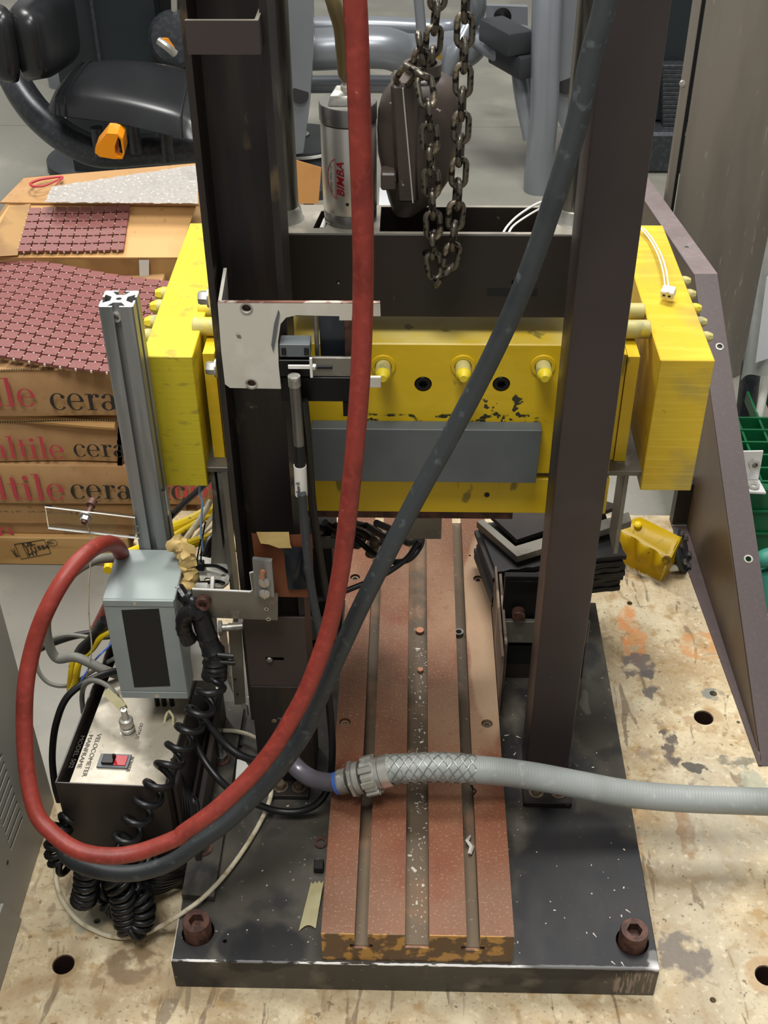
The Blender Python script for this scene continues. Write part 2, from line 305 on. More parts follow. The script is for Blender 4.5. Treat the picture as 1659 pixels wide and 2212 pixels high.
m_ycable = M('yellow_cable', '#d9bb12', .42, layers=[dict(c='#8f7a1c', s=60, lo=.62, hi=.7)])
m_blue = M('blue_wire', '#3b62b4', .4)
m_paleblue = M('pale_blue_wire', '#8fb4e0', .4)
m_white = M('white_plastic', '#dcdad2', .38, layers=[dict(c='#c0bdb2', s=18, lo=.55, hi=.7, f=.6)])
m_whitep = M('chipped_white_paint', '#c3bfb2', .45, layers=[dict(c='#a9a598', s=9, lo=.5, hi=.7, f=.5), dict(c='#4a423e', s=45, lo=.68, hi=.71, f=.85), dict(c='#d9d6cb', s=20, lo=.5, hi=.6, f=.4)])
m_rustedge = M('rusty_cut_edge', '#7d5648', .55, .2, layers=[dict(c='#c8b8ac', s=50, lo=.55, hi=.62)])
m_bluegrey = M('blue_grey_box_paint', '#8a9391', .36, layers=[dict(c='#9aa3a0', s=4, lo=.45, hi=.6), dict(c='#97958a', s=7, lo=.58, hi=.7, f=.5)])
m_masking = M('masking_tape', '#c6ab6e', .6, layers=[dict(c='#a98c50', s=30, lo=.45, hi=.65, f=.6)], bump=(60, .4, .002))
m_tag = M('cream_paper_tape', '#dbd3a8', .6, layers=[dict(c='#c4ba8a', s=40, lo=.5, hi=.7, f=.6)])
m_velo = M('dark_bronze_case', '#37302c', .38, layers=[dict(c='#2a2523', s=4, lo=.45, hi=.6)], bump=(200, .08, .0005))
m_panel = M('stained_aluminium_panel', '#a59d8c', .42, .25, layers=[dict(c='#c8c0b0', s=22, lo=.5, hi=.66), dict(c='#857c69', s=14, lo=.55, hi=.66, f=.7), dict(c='#6b6250', s=90, lo=.64, hi=.7, f=.5)])
m_ink = M('black_ink', '#26221e', .6)
m_inkg = M('grey_engraving', '#55514a', .6)
m_redink = M('red_ink', '#b03a44', .6)
m_inkfade = M('faded_brown_ink', '#6d5640', .6)
m_dev = M('warm_grey_device_plastic', '#8d8c85', .42, layers=[dict(c='#7e7d76', s=3, lo=.45, hi=.65, f=.5)])
m_card = M('corrugated_cardboard', '#a98356', .8, layers=[dict(c='#96704a', s=5, lo=.45, hi=.65, f=.6), dict(c='#b8946a', s=11, lo=.5, hi=.7, f=.5), dict(c='#8c6636', s=60, lo=.62, hi=.7, f=.35), dict(c='#6d4f2b', s=90, lo=.72, hi=.75, f=.5)], bump=(14, .25, .004))
m_cardl = M('inner_cardboard', '#c79c66', .75, layers=[dict(c='#b58851', s=6, lo=.45, hi=.65, f=.6), dict(c='#9c7240', s=50, lo=.66, hi=.7, f=.5)], bump=(10, .2, .003))
m_cardd = M('worn_shaded_cardboard', '#8c6a42', .7, layers=[dict(c='#a5814f', s=7, lo=.45, hi=.6), dict(c='#6a4e30', s=12, lo=.55, hi=.7, f=.7)], bump=(12, .3, .004))  # darker cardboard, shade of the front wall and left flap painted in
m_edge = M('corrugation_edge', '#b9a377', .8, layers=[dict(c='#5f4a2e', k='wave', s=70, lo=.35, hi=.6, w=1.)])
m_tile = M('plum_ceramic_tile', '#7d4a46', .55, layers=[dict(c='#6e3e3c', s=9, lo=.45, hi=.6, f=.8), dict(c='#935e58', s=30, lo=.55, hi=.7, f=.6)], bump=(200, .1, .0005))
m_mesh = M('white_mesh_dots', '#c9bda8', .7)
m_foam = M('white_foam_wrap', '#d2cfca', .6, layers=[dict(c='#f2f0ec', k='vor', s=90, lo=.35, hi=.1), dict(c='#bdb9b3', s=30, lo=.55, hi=.7, f=.5)], bump=(90, .8, .006, 'vor'))
m_wood = M('pine_board', '#b08a54', .6, layers=[dict(c='#8c6636', k='wave', s=3, lo=.3, hi=.8, m=(.25, 1, 9), w=4, f=.6), dict(c='#c4a06a', s=8, lo=.5, hi=.7, m=(.2, 1, 3), f=.5)])
m_woody = M('weathered_board', '#5f5044', .65, layers=[dict(c='#43362b', s=18, lo=.5, hi=.62, m=(1, 1, .15)), dict(c='#8f7a66', s=30, lo=.55, hi=.65, m=(1, 1, .15))])
m_vinyl = M('black_vinyl', '#1b1c1e', .3, layers=[dict(c='#26282a', s=4, lo=.5, hi=.7)], bump=(300, .15, .0005))
m_seam = M('seam_piping', '#060607', .5)
m_gymdark = M('dark_grey_powder_coat', '#33363a', .35, .2, layers=[dict(c='#3f4246', s=80, lo=.5, hi=.6)])
m_shroud = M('charcoal_plastic_shroud', '#1f2629', .4)
m_gym = M('silver_powder_coat', '#84898f', .3, .35, layers=[dict(c='#70757b', s=3, lo=.45, hi=.65, f=.5)])
m_orange = M('orange_plastic', '#e08a12', .35)
m_castiron = M('grey_brown_cast_hoist', '#4a413b', .42, layers=[dict(c='#38302b', s=8, lo=.45, hi=.6, f=.7), dict(c='#7d7268', s=4, lo=.58, hi=.72, f=.5), dict(c='#b0aaa0', s=55, lo=.7, hi=.72, f=.9)], bump=(60, .25, .002))
m_chain = M('worn_chain_steel', '#6b655a', .36, .75, layers=[dict(c='#2b2724', s=120, lo=.48, hi=.56), dict(c='#a89c86', s=70, lo=.58, hi=.68, f=.8)], bump=(200, .3, .001))
m_gus = M('purple_brown_enamel', '#453a39', .5, layers=[dict(c='#3b3130', s=4, lo=.45, hi=.65, f=.5), dict(c='#5c4f50', s=160, lo=.5, hi=.75, f=.3)], bump=(220, .15, .0006))
m_web = M('bronze_brown_web', '#5f4e3c', .42, .2, layers=[dict(c='#473a30', s=3, lo=.45, hi=.65), dict(c='#7a6238', s=5, lo=.56, hi=.7, f=.4, m=(1, 1, .3))])
m_cab = M('brushed_taupe_metal', '#8f877c', .45, .45, layers=[dict(c='#7d766d', s=5, lo=.45, hi=.65, m=(2, 2, .3)), dict(c='#b5ada2', s=90, lo=.64, hi=.7, f=.5, m=(1, 1, .15)), dict(c='#858a86', s=2.4, lo=.5, hi=.7, f=.5)])
m_green = M('green_crate_plastic', '#0c5a33', .35)
m_teal = M('teal_glove', '#3b8a78', .5)
m_clear = M('clear_acrylic', '#f4fbf8', .03, trans=1., ior=1.49)
m_plastic = M('translucent_poly_sheet', '#cfd2ce', .2, trans=.05, alpha=.92, bump=(9, .5, .01))
m_paper = M('white_paper', '#d8dade', .6)
m_kraft = M('kraft_paper', '#d09a5c', .6, layers=[dict(c='#b67f42', s=9, lo=.5, hi=.7, f=.6)])
m_redb = M('red_button', '#b3121f', .35)
m_brass = M('brass', '#a5873f', .35, .8)
m_valve = M('yellow_valve_paint', '#d9b90a', .4, layers=[dict(c='#a98a10', s=7, lo=.5, hi=.7, f=.5), dict(c='#8f7a20', s=60, lo=.68, hi=.72)], bump=(30, .25, .002))
m_rusthole = M('rusty_hole_wall', '#2e1a12', .7)
m_darkrub = M('dark_grey_rubber', '#2b2e31', .5)
m_dirt = M('pale_debris', '#c4beb0', .7)
m_bundle = M('black_cable_jacket', '#0e0f10', .4)

# ------------------------------------------------------------------ setting: concrete floor slabs
ZF = -.15
fl = link(bpy.data.objects.new('floor', None)); fl['kind'] = 'structure'; ROOT['floor'] = Vector((0, 0, 0))
part('subfloor', MB().box(-9, 9, -3, 16, ZF-.12, ZF-.02), m_floor, fl)
ys = [-3, 3.55, 6.6, 16]; xs = [-9, -2.4, 1.35, 9]
for i in range(3):
    for j in range(3):
        part('floor_slab', MB().box(xs[i]+.002, xs[i+1]-.002, ys[j]+.003, ys[j+1]-.003, ZF-.05, ZF, .002), m_floor, fl)

# ------------------------------------------------------------------ cream bed plate
hb = MB(); ring = MB()
for (px, py, r) in ((137, 2083, .0145), (1520, 1550, .0155), (1655, 2107, .0145), (1541, 1498, .006), (210, 1989, .0045), (1540, 2160, .004), (1360, 1303, .005), (1595, 1560, .003)):
    q = at(px, py, Z=0); hb.cyl((q.x, q.y, -.05), (q.x, q.y, .02), r, seg=28)
tb = thing('bed_plate', 'wide bed plate in chipped cream paint with rust stains and round holes under the press', 'metal plate', TBL)
bpoly = [(-.66, -.45), (.60, -.45), (.60, 1.0), (-.532, 1.0), (-.532, .90), (-.475, .84), (-.475, .33), (-.50, .305), (-.66, .30)]
part('plate', MB().prism([(x, y, -.06) for x, y in bpoly], (0, 0, .06)), m_cream, tb, holes=hb)
for (px, py, r) in ((137, 2083, .0145), (1520, 1550, .0155), (1655, 2107, .0145)):
    q = at(px, py, Z=0); part('hole_liner', MB().lathe((q.x, q.y, -.049), (0, 0, 1), [(0, 0), (r-.0002, 0), (r-.0002, .047), (r-.0012, .047), (r-.0012, .001), (0, .001)], 28), m_rusthole, tb, 'rusty dark hole wall')
for x in (-.43, .05, .52): part('skid', MB().box(x-.04, x+.04, -.42, .97, ZF, -.0605, .003), m_wood, tb)

# ------------------------------------------------------------------ black base plate and its screws
hb = MB()
scr = [at(428, 2013, Z=T), at(1366, 2033, Z=T)]
for q in scr: hb.cyl((q.x, q.y, T-.035), (q.x, q.y, T+.02), .0208, seg=40)
for (px, py) in ((486, 2033), (520, 1612)):
    q = at(px, py, Z=T); hb.cyl((q.x, q.y, T-.01), (q.x, q.y, T+.02), .0028, seg=14)
bp = thing('base_plate', 'thick black steel base plate with chipped front edge under the press', 'metal plate', (0, 0, 0))
part('plate', MB().box(-.305, .305, 0, .68, .0002, T, .0012), m_plate, bp, holes=hb)
for q in scr:
    sm, hx = screwmesh((q.x, q.y, T-.035), (0, 0, 1), .0178, .06); part('socket_screw', sm, m_screw, bp, 'rusty brown hex socket screw', angle=30, holes=hx)
mats_small = MB()
for i in range(150):
    x = random.uniform(-.29, .295); y = random.uniform(.01, .5); s = random.uniform(.0003, .0009)
    if -.12 < x < .13: continue
    a = random.uniform(0, pi); c = Vector((x, y, T+.0003)); u = Vector((cos(a), sin(a), 0))*s*random.uniform(1, 2.4); v = Vector((-sin(a), cos(a), 0))*s
    mats_small.quadslab([c-u-v, c+u-v, c+u+v, c-u+v], .0003)
for (px, py, l, a) in ((1285, 2020, .006, -1.0), (1357, 1968, .006, -.7), (1325, 2080, .005, -.8), (1345, 2082, .005, -1.1), (1095, 1588, .006, .3), (1120, 1592, .006, -.5), (1112, 1628, .005, 1.)):
    c = at(px, py, Z=T+.0004); u = Vector((cos(a), sin(a), 0))*l*.6; v = Vector((-sin(a), cos(a), 0))*.0009
    mats_small.quadslab([c-u-v, c+u-v*.3, c+u+v*.3, c-u+v], .0004)
solo('paint_chips', 'scattered white chips and specks lying on the black base plate', 'debris', mats_small, m_dirt, (0, .1, T), kind='stuff')

# ------------------------------------------------------------------ rusty slotted table
ZT = .1160; X0, X1, Y0, Y1 = -.1145, .1215, .005, .86
g = .030
TB_ = T+.0003
pr = [(X0, TB_), (X0, ZT), (-.0735, ZT), (-.0735, ZT-g+.009), (-.0795, ZT-g+.009), (-.0795, ZT-g), (-.0515, ZT-g), (-.0515, ZT-g+.009), (-.0575, ZT-g+.009), (-.0575, ZT),
      (-.0118, ZT), (-.0118, ZT-g+.003), (.018, ZT-g+.003), (.018, ZT), (.0635, ZT), (.0635, ZT-g+.009), (.0575, ZT-g+.009), (.0575, ZT-g), (.0865, ZT-g), (.0865, ZT-g+.009), (.0798, ZT-g+.009), (.0798, ZT), (X1, ZT), (X1, TB_)]
st = thing('slotted_table', 'long rusty brown machined table with three lengthwise slots', 'machine table', (0, Y0, T))
hb = MB(); sq = [at(*q, Z=ZT) for q in ((745, 1560), (1052, 1563), (767, 1247), (1033, 1250))]
for q in sq: hb.cyl((q.x, q.y, ZT-.009), (q.x, q.y, ZT+.02), .0082, seg=28)
q = at(1015, 1200, Z=ZT); hb.cyl((q.x, q.y, ZT-.009), (q.x, q.y, ZT+.02), .002, seg=12)
part('table_body', MB().prism([(x, Y0, z) for x, z in pr], (0, Y1-Y0, 0)), m_rust, st, holes=hb)
for q in sq:
    sm = MB(); capscrew(sm, (q.x, q.y, ZT-.009), (0, 0, 1), .0068, .006); part('recessed_screw', sm, m_slot, st, 'dark screw in a counterbore')
for x0, x1, z in ((-.0792, -.0518, ZT-g), (-.0116, .0178, ZT-g+.003), (.0578, .0862, ZT-g)):
    part('slot_floor', MB().box(x0, x1, Y0+.004, Y1-.002, z+.0001, z+.0009), m_slot, st, 'dirty dark floor of a slot')
for (px, py, r) in ((907, 1362, .0068), (908, 1447, .0048)):
    q = at(px, py, Z=ZT-g+.007); solo('copper_slug', 'round copper slug lying in the centre slot, '+('larger and farther one' if r > .006 else 'smaller and nearer one'), 'slug', MB().cyl((q.x, q.y, ZT-g+.0041), (q.x, q.y, ZT-g+.009), r, bv=.0006, seg=24), m_copper, (q.x, q.y, ZT-g+.004))
q = at(991, 1366, Z=ZT-.024)
solo('steel_ring', 'small steel ring sitting in the right slot', 'ring', MB().lathe((q.x, q.y, ZT-g+.001), (0, 0, 1), [(.0045, 0), (.0076, 0), (.0076, .007), (.0045, .007), (.0045, 0)], 28), m_steel, (q.x, q.y, ZT-g+.001))
db = MB()
for i in range(150):
    x = random.gauss(.008, .006) if random.random() < .7 else random.uniform(-.01, .016); x = min(max(x, -.0105), .0165); y = random.uniform(.02, .55); s = random.uniform(.0003, .0009); a = random.uniform(0, pi)
    if random.random() < .05: s *= 2.6
    c = Vector((x, y, ZT-g+.0043)); u = Vector((cos(a), sin(a), 0))*s*random.uniform(1, 2.5); v = Vector((-sin(a), cos(a), 0))*s
    db.quadslab([c-u-v, c+u-v, c+u+v*.4, c-u+v], .0003)
solo('slot_debris', 'pale flakes and grit lying in the centre slot', 'debris', db, m_dirt, (0, .2, ZT-g+.004), kind='stuff')
q = at(1015, 1828, Z=ZT-g+.004)
solo('plastic_scrap', 'crumpled translucent scrap caught in the right slot', 'scrap', MB().tube([q+Vector(v) for v in ((.001, .016, .001), (-.004, .004, .006), (.002, -.004, .004), (-.001, -.014, .002))], .0035, 5, rf=lambda t: .4+.6*abs(sin(7*t))), m_whitep, q)

# ------------------------------------------------------------------ press columns
YC = .285; ZTOP = 1.5
def footplate(root, x0, x1, y0):
    part('foot_plate', MB().box(x0, x1, y0, YC-.001, T, T+.009, .001), m_dark, root)
    for f in (.28, .74):
        b = MB(); hexbolt(b, (x0+(x1-x0)*f, (y0+YC)/2-.001, T+.009), (0, 0, 1), .0078, .0085); part('bolt', b, m_slot, root, 'dusty hex bolt with washer')
lc = thing('press_column', 'dark brown H-section left column of the press with scuffed flanges', 'column', (-.186, .34, T))
xl, xr = -.2222, -.1430
hp = [(xl, YC), (xl+.0068, YC), (xl+.0068, .335), (xr-.0075, .335), (xr-.0075, YC), (xr, YC), (xr, .352), (xl+.0068, .3521), (xl+.0068, .40), (xl, .40)]
part('column_beam', MB().prism([(x, y, T) for x, y in hp], (0, 0, ZTOP-T)), m_col, lc)
z0 = at(480, 118, Y=.262).z; z1 = at(480, 45, Y=.262).z; xs1 = at(562, 100, Y=.262).x
part('strap', MB().box(xl+.0078, xs1, .262, .266, z0, z1).box(xs1-.004, xs1, .266, .3345, z0, z1), m_brown, lc, 'welded strap with bare steel top edge')
part('strap_edge', MB().box(xl+.0082, xs1-.0005, .2622, .2658, z1, z1+.0005).box(xs1-.0038, xs1-.0003, .266, .333, z1, z1+.0005), m_steeltop, lc, 'bare worn steel edge')
hb = MB(); q = at(592, 1424, Y=YC-.003)
hb.box(q.x-.011, q.x+.013, YC-.02, YC+.01, q.z-.004, q.z+.004)
zt1 = at(620, 1330, Y=YC).z; zt2 = at(620, 1478, Y=YC).z
part('lower_cover', MB().box(xl+.0, xr, YC-.0035, YC-.0005, zt2, zt1, .0004), m_brown, lc, 'brown cover plate with a slot', holes=hb)
part('foot_cover', MB().box(xl+.001, xr+.0005, YC-.0055, YC-.0005, T+.0005, zt2, .0004), m_col, lc)
b = MB(); panhead(b, (q.x-.006, YC-.004, q.z), (0, -1, 0), .0045); part('screw', b, m_steel, lc)
q = at(592, 1557, Y=YC-.0055); part('plug_screw', MB().cyl((q.x, YC-.0062, q.z), (q.x, YC-.0058+.004, q.z), .0035), m_slot, lc)
footplate(lc, -.207, -.1497, .2535)
rc = thing('press_column', 'smooth brown box-section right column of the press, crossed by the black hose', 'column', (.187, .315, T))
part('column_beam', MB().box(.157, .2165, YC, .348, T, ZTOP, .0025, 2), m_brown, rc)
footplate(rc, .1526, .2207, .2475)
# narrow black back rail seen past the right column
part('rear_rail', MB().box(.206, .2215, .42, .435, T, .43), m_blackbox, rc)

# ------------------------------------------------------------------ crosshead with pocket, guide shafts
ZC0, ZC1 = .7278, .8332; YX = .44; YB = .522
xa, xb = -.170, .182
hb = MB().box(-.0489, .142, YX+.0065, YB-.006, ZC0+.012, ZC1+.02)
hb.hexa([(-.1260, .4545, ZC0+.03), (-.1125, .4545, ZC0+.03), (-.1035, .5035, ZC0+.03), (-.1195, .5035, ZC0+.03), (-.1260, .4545, ZC1+.02), (-.1125, .4545, ZC1+.02), (-.1035, .5035, ZC1+.02), (-.1195, .5035, ZC1+.02)])
for (px, py, r) in ((731, 610, .0022), (922, 547, .0052), (1112, 610, .004)):
    q = at(px, py, Y=YX); hb.cyl((q.x, YX-.01, q.z), (q.x, YX+.005, q.z), r, seg=20)
cx = thing('crosshead', 'dark brown crosshead block with an open pocket between the two columns', 'machine part', (0, .48, ZC0))
part('crosshead_body', MB().box(xa, xb, YX, YB, ZC0, ZC1, .001), m_dark, cx, holes=hb)
hb = MB().box(-.0489, .142, YX+.0065, YB-.006, ZC1-.01, ZC1+.02)
hb.hexa([(-.1260, .4545, ZC1-.01), (-.1125, .4545, ZC1-.01), (-.1035, .5035, ZC1-.01), (-.1195, .5035, ZC1-.01), (-.1260, .4545, ZC1+.02), (-.1125, .4545, ZC1+.02), (-.1035, .5035, ZC1+.02), (-.1195, .5035, ZC1+.02)])
part('top_face', MB().box(xa+.001, xb-.001, YX+.0008, YB-.001, ZC1+.00005, ZC1+.0009), m_steeltop, cx, 'worn bare top face', holes=hb)
q0 = at(1052, 630, Y=YX); q1 = at(1160, 633, Y=YX)
part('name_strip', MB().box(q0.x, q1.x, YX-.0008, YX-.0001, q0.z-.004, q0.z+.004), m_blackbox, cx, 'narrow dark worn label strip')
for sgn, px in ((-1, 645), (1, 1208)):
    e = at(px, 440, Y=.482).x; c = e+sgn*.0185
    part('guide_shaft', MB().cyl((c, .482, ZC1+.001), (c, .482, ZTOP), .0185, seg=40), m_shaft, cx, 'oily scuffed steel guide shaft')
    part('shaft_collar', MB().lathe((c, .482, ZC1+.001), (0, 0, 1), [(.0187, .016), (.0205, .014), (.0225, .003), (.0245, 0), (.0187, 0), (.0187, .016)], 40), m_galv, cx)
q = at(731, 612, Y=YX); part('screw', MB().lathe((q.x, YX+.004, q.z), (0, -1, 0), [(0, 0), (.0017, 0), (.0012, .004), (0, .0045)], 14), m_stain, cx)
w0 = Vector((-.1165, .462, ZC1-.004)); w1 = Vector((-.1105, .498, ZC1-.002))
solo('white_cable_end', 'short white cable end inside the slot at the left of the crosshead', 'cable', MB().tube([w0, (w0+w1)/2+Vector((0, 0, .002)), w1], .003, 10), m_white, w0)

# ------------------------------------------------------------------ yellow clamp beam
YF = .42; ZB0, ZB1, ZL = .447, .7027, .512
yb = thing('yellow_clamp_beam', 'heavy yellow painted clamp beam with long end blocks behind the columns', 'machine beam', (0, .42, .45))
hb = MB()
pins = [at(828, 790, Y=YF), at(1000, 790, Y=YF), at(1173, 790, Y=YF)]
for q in pins: hb.cyl((q.x, YF-.01, q.z), (q.x, YF+.02, q.z), .0108, seg=28)
caps = [at(914, 830, Y=YF), at(1083, 830, Y=YF)]
for q in caps: hb.cyl((q.x, YF-.01, q.z), (q.x, YF+.014, q.z), .0108, seg=32)
part('beam_body', MB().box(-.244, .244, YF, .60, ZL+.001, ZB1, .0015), m_yel, yb, holes=hb)
part('lower_beam', MB().box(-.228, .2475, YF+.002, .58, ZB0, ZL-.0085, .001), m_yel, yb)
yl = at(1340, 1018, Z=ZL).y
part('steel_ledge', MB().box(-.305, .305, yl, .60, ZL-.0075, ZL, .0006), m_platesteel, yb, 'bare grey steel ledge plate')
for s in (-1, 1):
    part('spacer_plate', MB().box(*sorted((s*.2445, s*.2545)), YF+.034, .6, ZL+.0005, .6700), m_yel, yb)
    part('spacer_plate', MB().box(*sorted((s*.2555, s*.270)), YF+.031, .6, ZL+.0005, .6690), m_yel, yb)
    for y, r in ((.497, .0118), (.545, .0110)):
        part('tie_rod', MB().cyl((s*.2442, y, .6702+r), (s*.2868, y, .6702+r), r, seg=24, bv=.001), m_pin, yb)
for q in pins:
    part('pin_socket', MB().lathe((q.x, YF-.0022, q.z), (0, 1, 0), [(.0102, .0015), (.0102, 0), (.0145, 0), (.0155, .002), (.0102, .0021)], 32), m_yel, yb)
    pb = MB().lathe((q.x, YF+.016, q.z), Vector((0, -1, 0)), [(0, 0), (.0095, 0), (.0095, .035), (.0092, .036)], 24)
    p_ = part('pin', pb, m_pin, yb, 'overpainted round pin')
    part('pin_tip', MB().lathe((q.x, YF-.0200, q.z), Vector((0, -1, 0)), [(.0092, 0), (.0092, .004), (.0045, .011), (0, .011)], 20), m_pinhot, p_)
for q in caps:
    sm, hx = screwmesh((q.x, YF+.0135, q.z), (0, -1, 0), .0098, .0135); part('cap_screw', sm, m_blk, yb, 'black socket head cap screw', holes=hx)
for sx, xx0, xx1, mt in ((-1, -.3386, -.2765, m_yel2), (1, .2882, .3535, m_yel3)):
    e = part('end_block', MB().box(xx0, xx1, YF, .8075, .4880, .6826, .001), mt, yb, 'long yellow end block, scuffed' if sx > 0 else 'long yellow end block, mottled on top')
    xo = xx0 if sx < 0 else xx1
    for (px, py) in (((355, 600), (345, 628), (332, 656), (321, 685), (311, 718)) if sx < 0 else ((1480, 600), (1491, 627), (1503, 656), (1514, 687), (1526, 720))):
        y = at(px+6, py+2, X=-.339).y if sx < 0 else at(px-9, py, X=.356).y
        o0 = Vector((xo, y, .6665))
        kk = 1 if sx < 0 else .72
        s_ = part('side_pin', MB().lathe(o0, (sx, 0, 0), [(0, 0), (.0098*kk, 0), (.0098*kk, .009), (.0098*kk, .0095)], 20), m_pin, yb)
        part('pin_tip', MB().lathe(o0+Vector((sx*.0095, 0, 0)), (sx, 0, 0), [(.0097*kk, 0), (.0095*kk, .003*kk), (.0065*kk, .009*kk), (0, .009*kk)], 8), m_pinhot if sx < 0 else m_pin, s_)
qa = at(672, 925, Y=.40); qb = at(1160, 1044, Y=.40); qt = at(1171, 930, Y=.40)
part('grey_guard_bar', MB().hexa([(qa.x, .40, qb.z), (qt.x-.002, .40, qb.z), (qt.x-.002, .4195, qb.z), (qa.x, .4195, qb.z), (qa.x, .40, qt.z), (qt.x, .40, qt.z), (qt.x, .4195, qt.z), (qa.x, .4195, qt.z)], .0008), m_grey, yb, 'slate grey bar across the front')
part('front_die', MB().box(-.150, .1265, YF+.01, .56, ZB0-.017, ZB0-.0005, .001), m_screw, yb, 'rusty brown die plate')
q = at(1005, 1070, Y=YF); part('plug_screw', MB().cyl((at(1052, 1069, Y=YF).x, YF+.001, q.z), (at(1052, 1069, Y=YF).x, YF+.006, q.z), .0035), m_blk, yb)
part('welded_tab', MB().box(at(990, 1050, Y=YF).x, at(1078, 1050, Y=YF).x, YF-.0008, YF+.004, at(1000, 1057, Y=YF).z, ZL-.009, .0005), m_yel, yb)
# legs carrying the ledge plate
for s in (-1, 1):
    lg = MB().box(*sorted((s*.268, s*.274)), yl+.004, yl+.05, .37, ZL-.008, .0005)
    part('ledge_leg', lg, m_platesteel, yb, 'flat steel leg')
for px, py in ((442, 643), (458, 795)):
    q = at(px, py, Y=.41); b = MB(); hexbolt(b, (q.x+.006, .41, q.z), (-1, 0, 0), .0085, .011); part('side_bolt', b, m_galv, lc, 'zinc plated bolt')
a = at(482, 1085, Y=.47); b_ = at(395, 1345, Y=.30)
br = thing('steel_brace', 'flat grey steel brace slanting down behind the left column', 'brace', (-.26, .42, T))
u = Vector((.034, 0, 0))
q1 = at(505, 1020, Y=.45); q0 = at(455, 1245, Y=.45)
part('brace_strip', MB().quadslab([q0, q0+Vector((.031, 0, 0)), q1+Vector((-.003, .06, 0)), q1+Vector((-.034, .06, 0))], .006), m_platesteel, br)
q2 = at(478, 1045, Y=.43); part('brace_post', MB().box(q2.x-.004, q2.x+.002, .43, .47, at(460, 1230, Y=.43).z-.1, ZL-.008), m_platesteel, br)

# ------------------------------------------------------------------ hoses
def hose(name, label, cat, pts, r, mat, seg=14, sub=8, group=None):
    P = [at(a, b, Y=y) for a, b, y in pts]
    return solo(name, label, cat, MB().tube(P, r, seg, sub=sub), mat, P[0], group)
red = [(735, -600, .20), (748, -330, .20), (763, -60, .20), (770, 60, .20), (775, 200, .20), (780, 350, .20), (784, 500, .20), (784, 650, .20), (779, 800, .19), (768, 950, .18), (753, 1100, .17), (735, 1240, .16), (710, 1360, .15),
       (667, 1480, .13), (626, 1559, .115), (588, 1620, .10), (536, 1683, .085), (468, 1747, .065), (400, 1796, .05), (378, 1812, .045), (299, 1841, .035), (232, 1849, .03), (166, 1836, .035), (113, 1799, .05), (76, 1750, .07), (56, 1640, .11), (54, 1500, .15), (71, 1400, .18),
       (102, 1315, .20), (147, 1238, .23), (200, 1186, .27), (240, 1174, .31), (262, 1196, .35), (262, 1240, .40), (240, 1300, .44), (205, 1370, .47)]
hose('red_hose', 'thick red rubber hose looping in front of everything from top to lower left', 'hose', red, .0102, m_red, 18)
blk = [(1430, -600, .235), (1385, -330, .235), (1322, -60, .235), (1300, 40, .235), (1275, 130, .235), (1250, 250, .235), (1222, 350, .235), (1190, 450, .235), (1156, 550, .235), (1117, 650, .235), (1072, 750, .235), (1022, 850, .235), (963, 960, .23), (900, 1075, .22), (835, 1200, .205), (770, 1330, .19),
       (698, 1490, .165), (660, 1578, .15), (603, 1661, .13), (547, 1724, .115), (486, 1780, .095), (434, 1817, .08), (378, 1858, .065), (325, 1879, .057), (277, 1887, .052), (219, 1882, .052), (166, 1864, .062), (140, 1840, .08), (128, 1808, .10)]
hose('black_hose', 'thick charcoal rubber hose crossing from upper right to lower left under the red hose', 'hose', blk, .0104, m_hose, 18)
gl = [(285, 1212, .42), (250, 1205, .40), (200, 1212, .38), (150, 1245, .36), (112, 1300, .35), (100, 1360, .345), (120, 1420, .34), (165, 1475, .335), (220, 1500, .33), (262, 1515, .33)]
hose('grey_hose', 'mid grey cable bowing left behind the red hose loop', 'hose', [(a, b if b < 1440 else b-55, y+.02) for a, b, y in gl], .0068, m_gcable, 12)
bc = [(325, 1378, .46), (250, 1365, .46), (170, 1372, .45), (100, 1395, .44), (60, 1418, .44)]
hose('black_cable', 'black cable arching over the floor toward the grey device', 'cable', bc, .0052, m_bundle, 10)
hose('black_cable', 'black cable curving down between the grey device and the bronze case', 'cable', [(300, 1440, .36), (215, 1460, .33), (150, 1500, .30), (122, 1560, .28), (113, 1630, .27), (118, 1690, .255), (128, 1730, .25)], .005, m_bundle, 10)
hose('grey_cable', 'thin grey cable looping low over the bare floor', 'cable', [(285, 1370, .42), (215, 1378, .42), (140, 1372, .42), (90, 1395, .42), (80, 1440, .40), (105, 1475, .39), (150, 1480, .39), (200, 1450, .38), (250, 1420, .38)], .0032, m_gcable, 8)
for i, (lab, pp, r) in enumerate((('upper one of two yellow cables left of the blue-grey box', [(305, 1300, .42), (250, 1335, .42), (215, 1358, .41), (190, 1390, .41), (160, 1420, .40), (152, 1465, .39), (150, 1490, .39)], .0042),
        ('lower one of two yellow cables left of the blue-grey box', [(315, 1325, .41), (262, 1352, .41), (222, 1372, .40), (200, 1400, .40), (172, 1430, .39), (162, 1475, .38), (150, 1500, .38)], .005))):
    hose('yellow_cable', lab, 'cable', pp, r, m_ycable, 10)
P = [at(a, b, Y=y) for a, b, y in ((228, 1340, .405), (212, 1362, .405), (190, 1390, .40), (172, 1412, .40))]
solo('black_tape_wrap', 'black tape wrapped around the yellow cables', 'tape', MB().tube(P, .0092, 12, sub=4, rf=lambda t: .9+.15*sin(9*t)), m_tapeb, P[0])
hose('blue_wire', 'thin blue wire lying over the rim of the bronze case', 'wire', [(255, 1360, .40), (237, 1394, .38), (218, 1412, .36), (200, 1432, .36), (188, 1450, .35), (176, 1470, .34), (176, 1490, .34)], .0014, m_blue, 6)
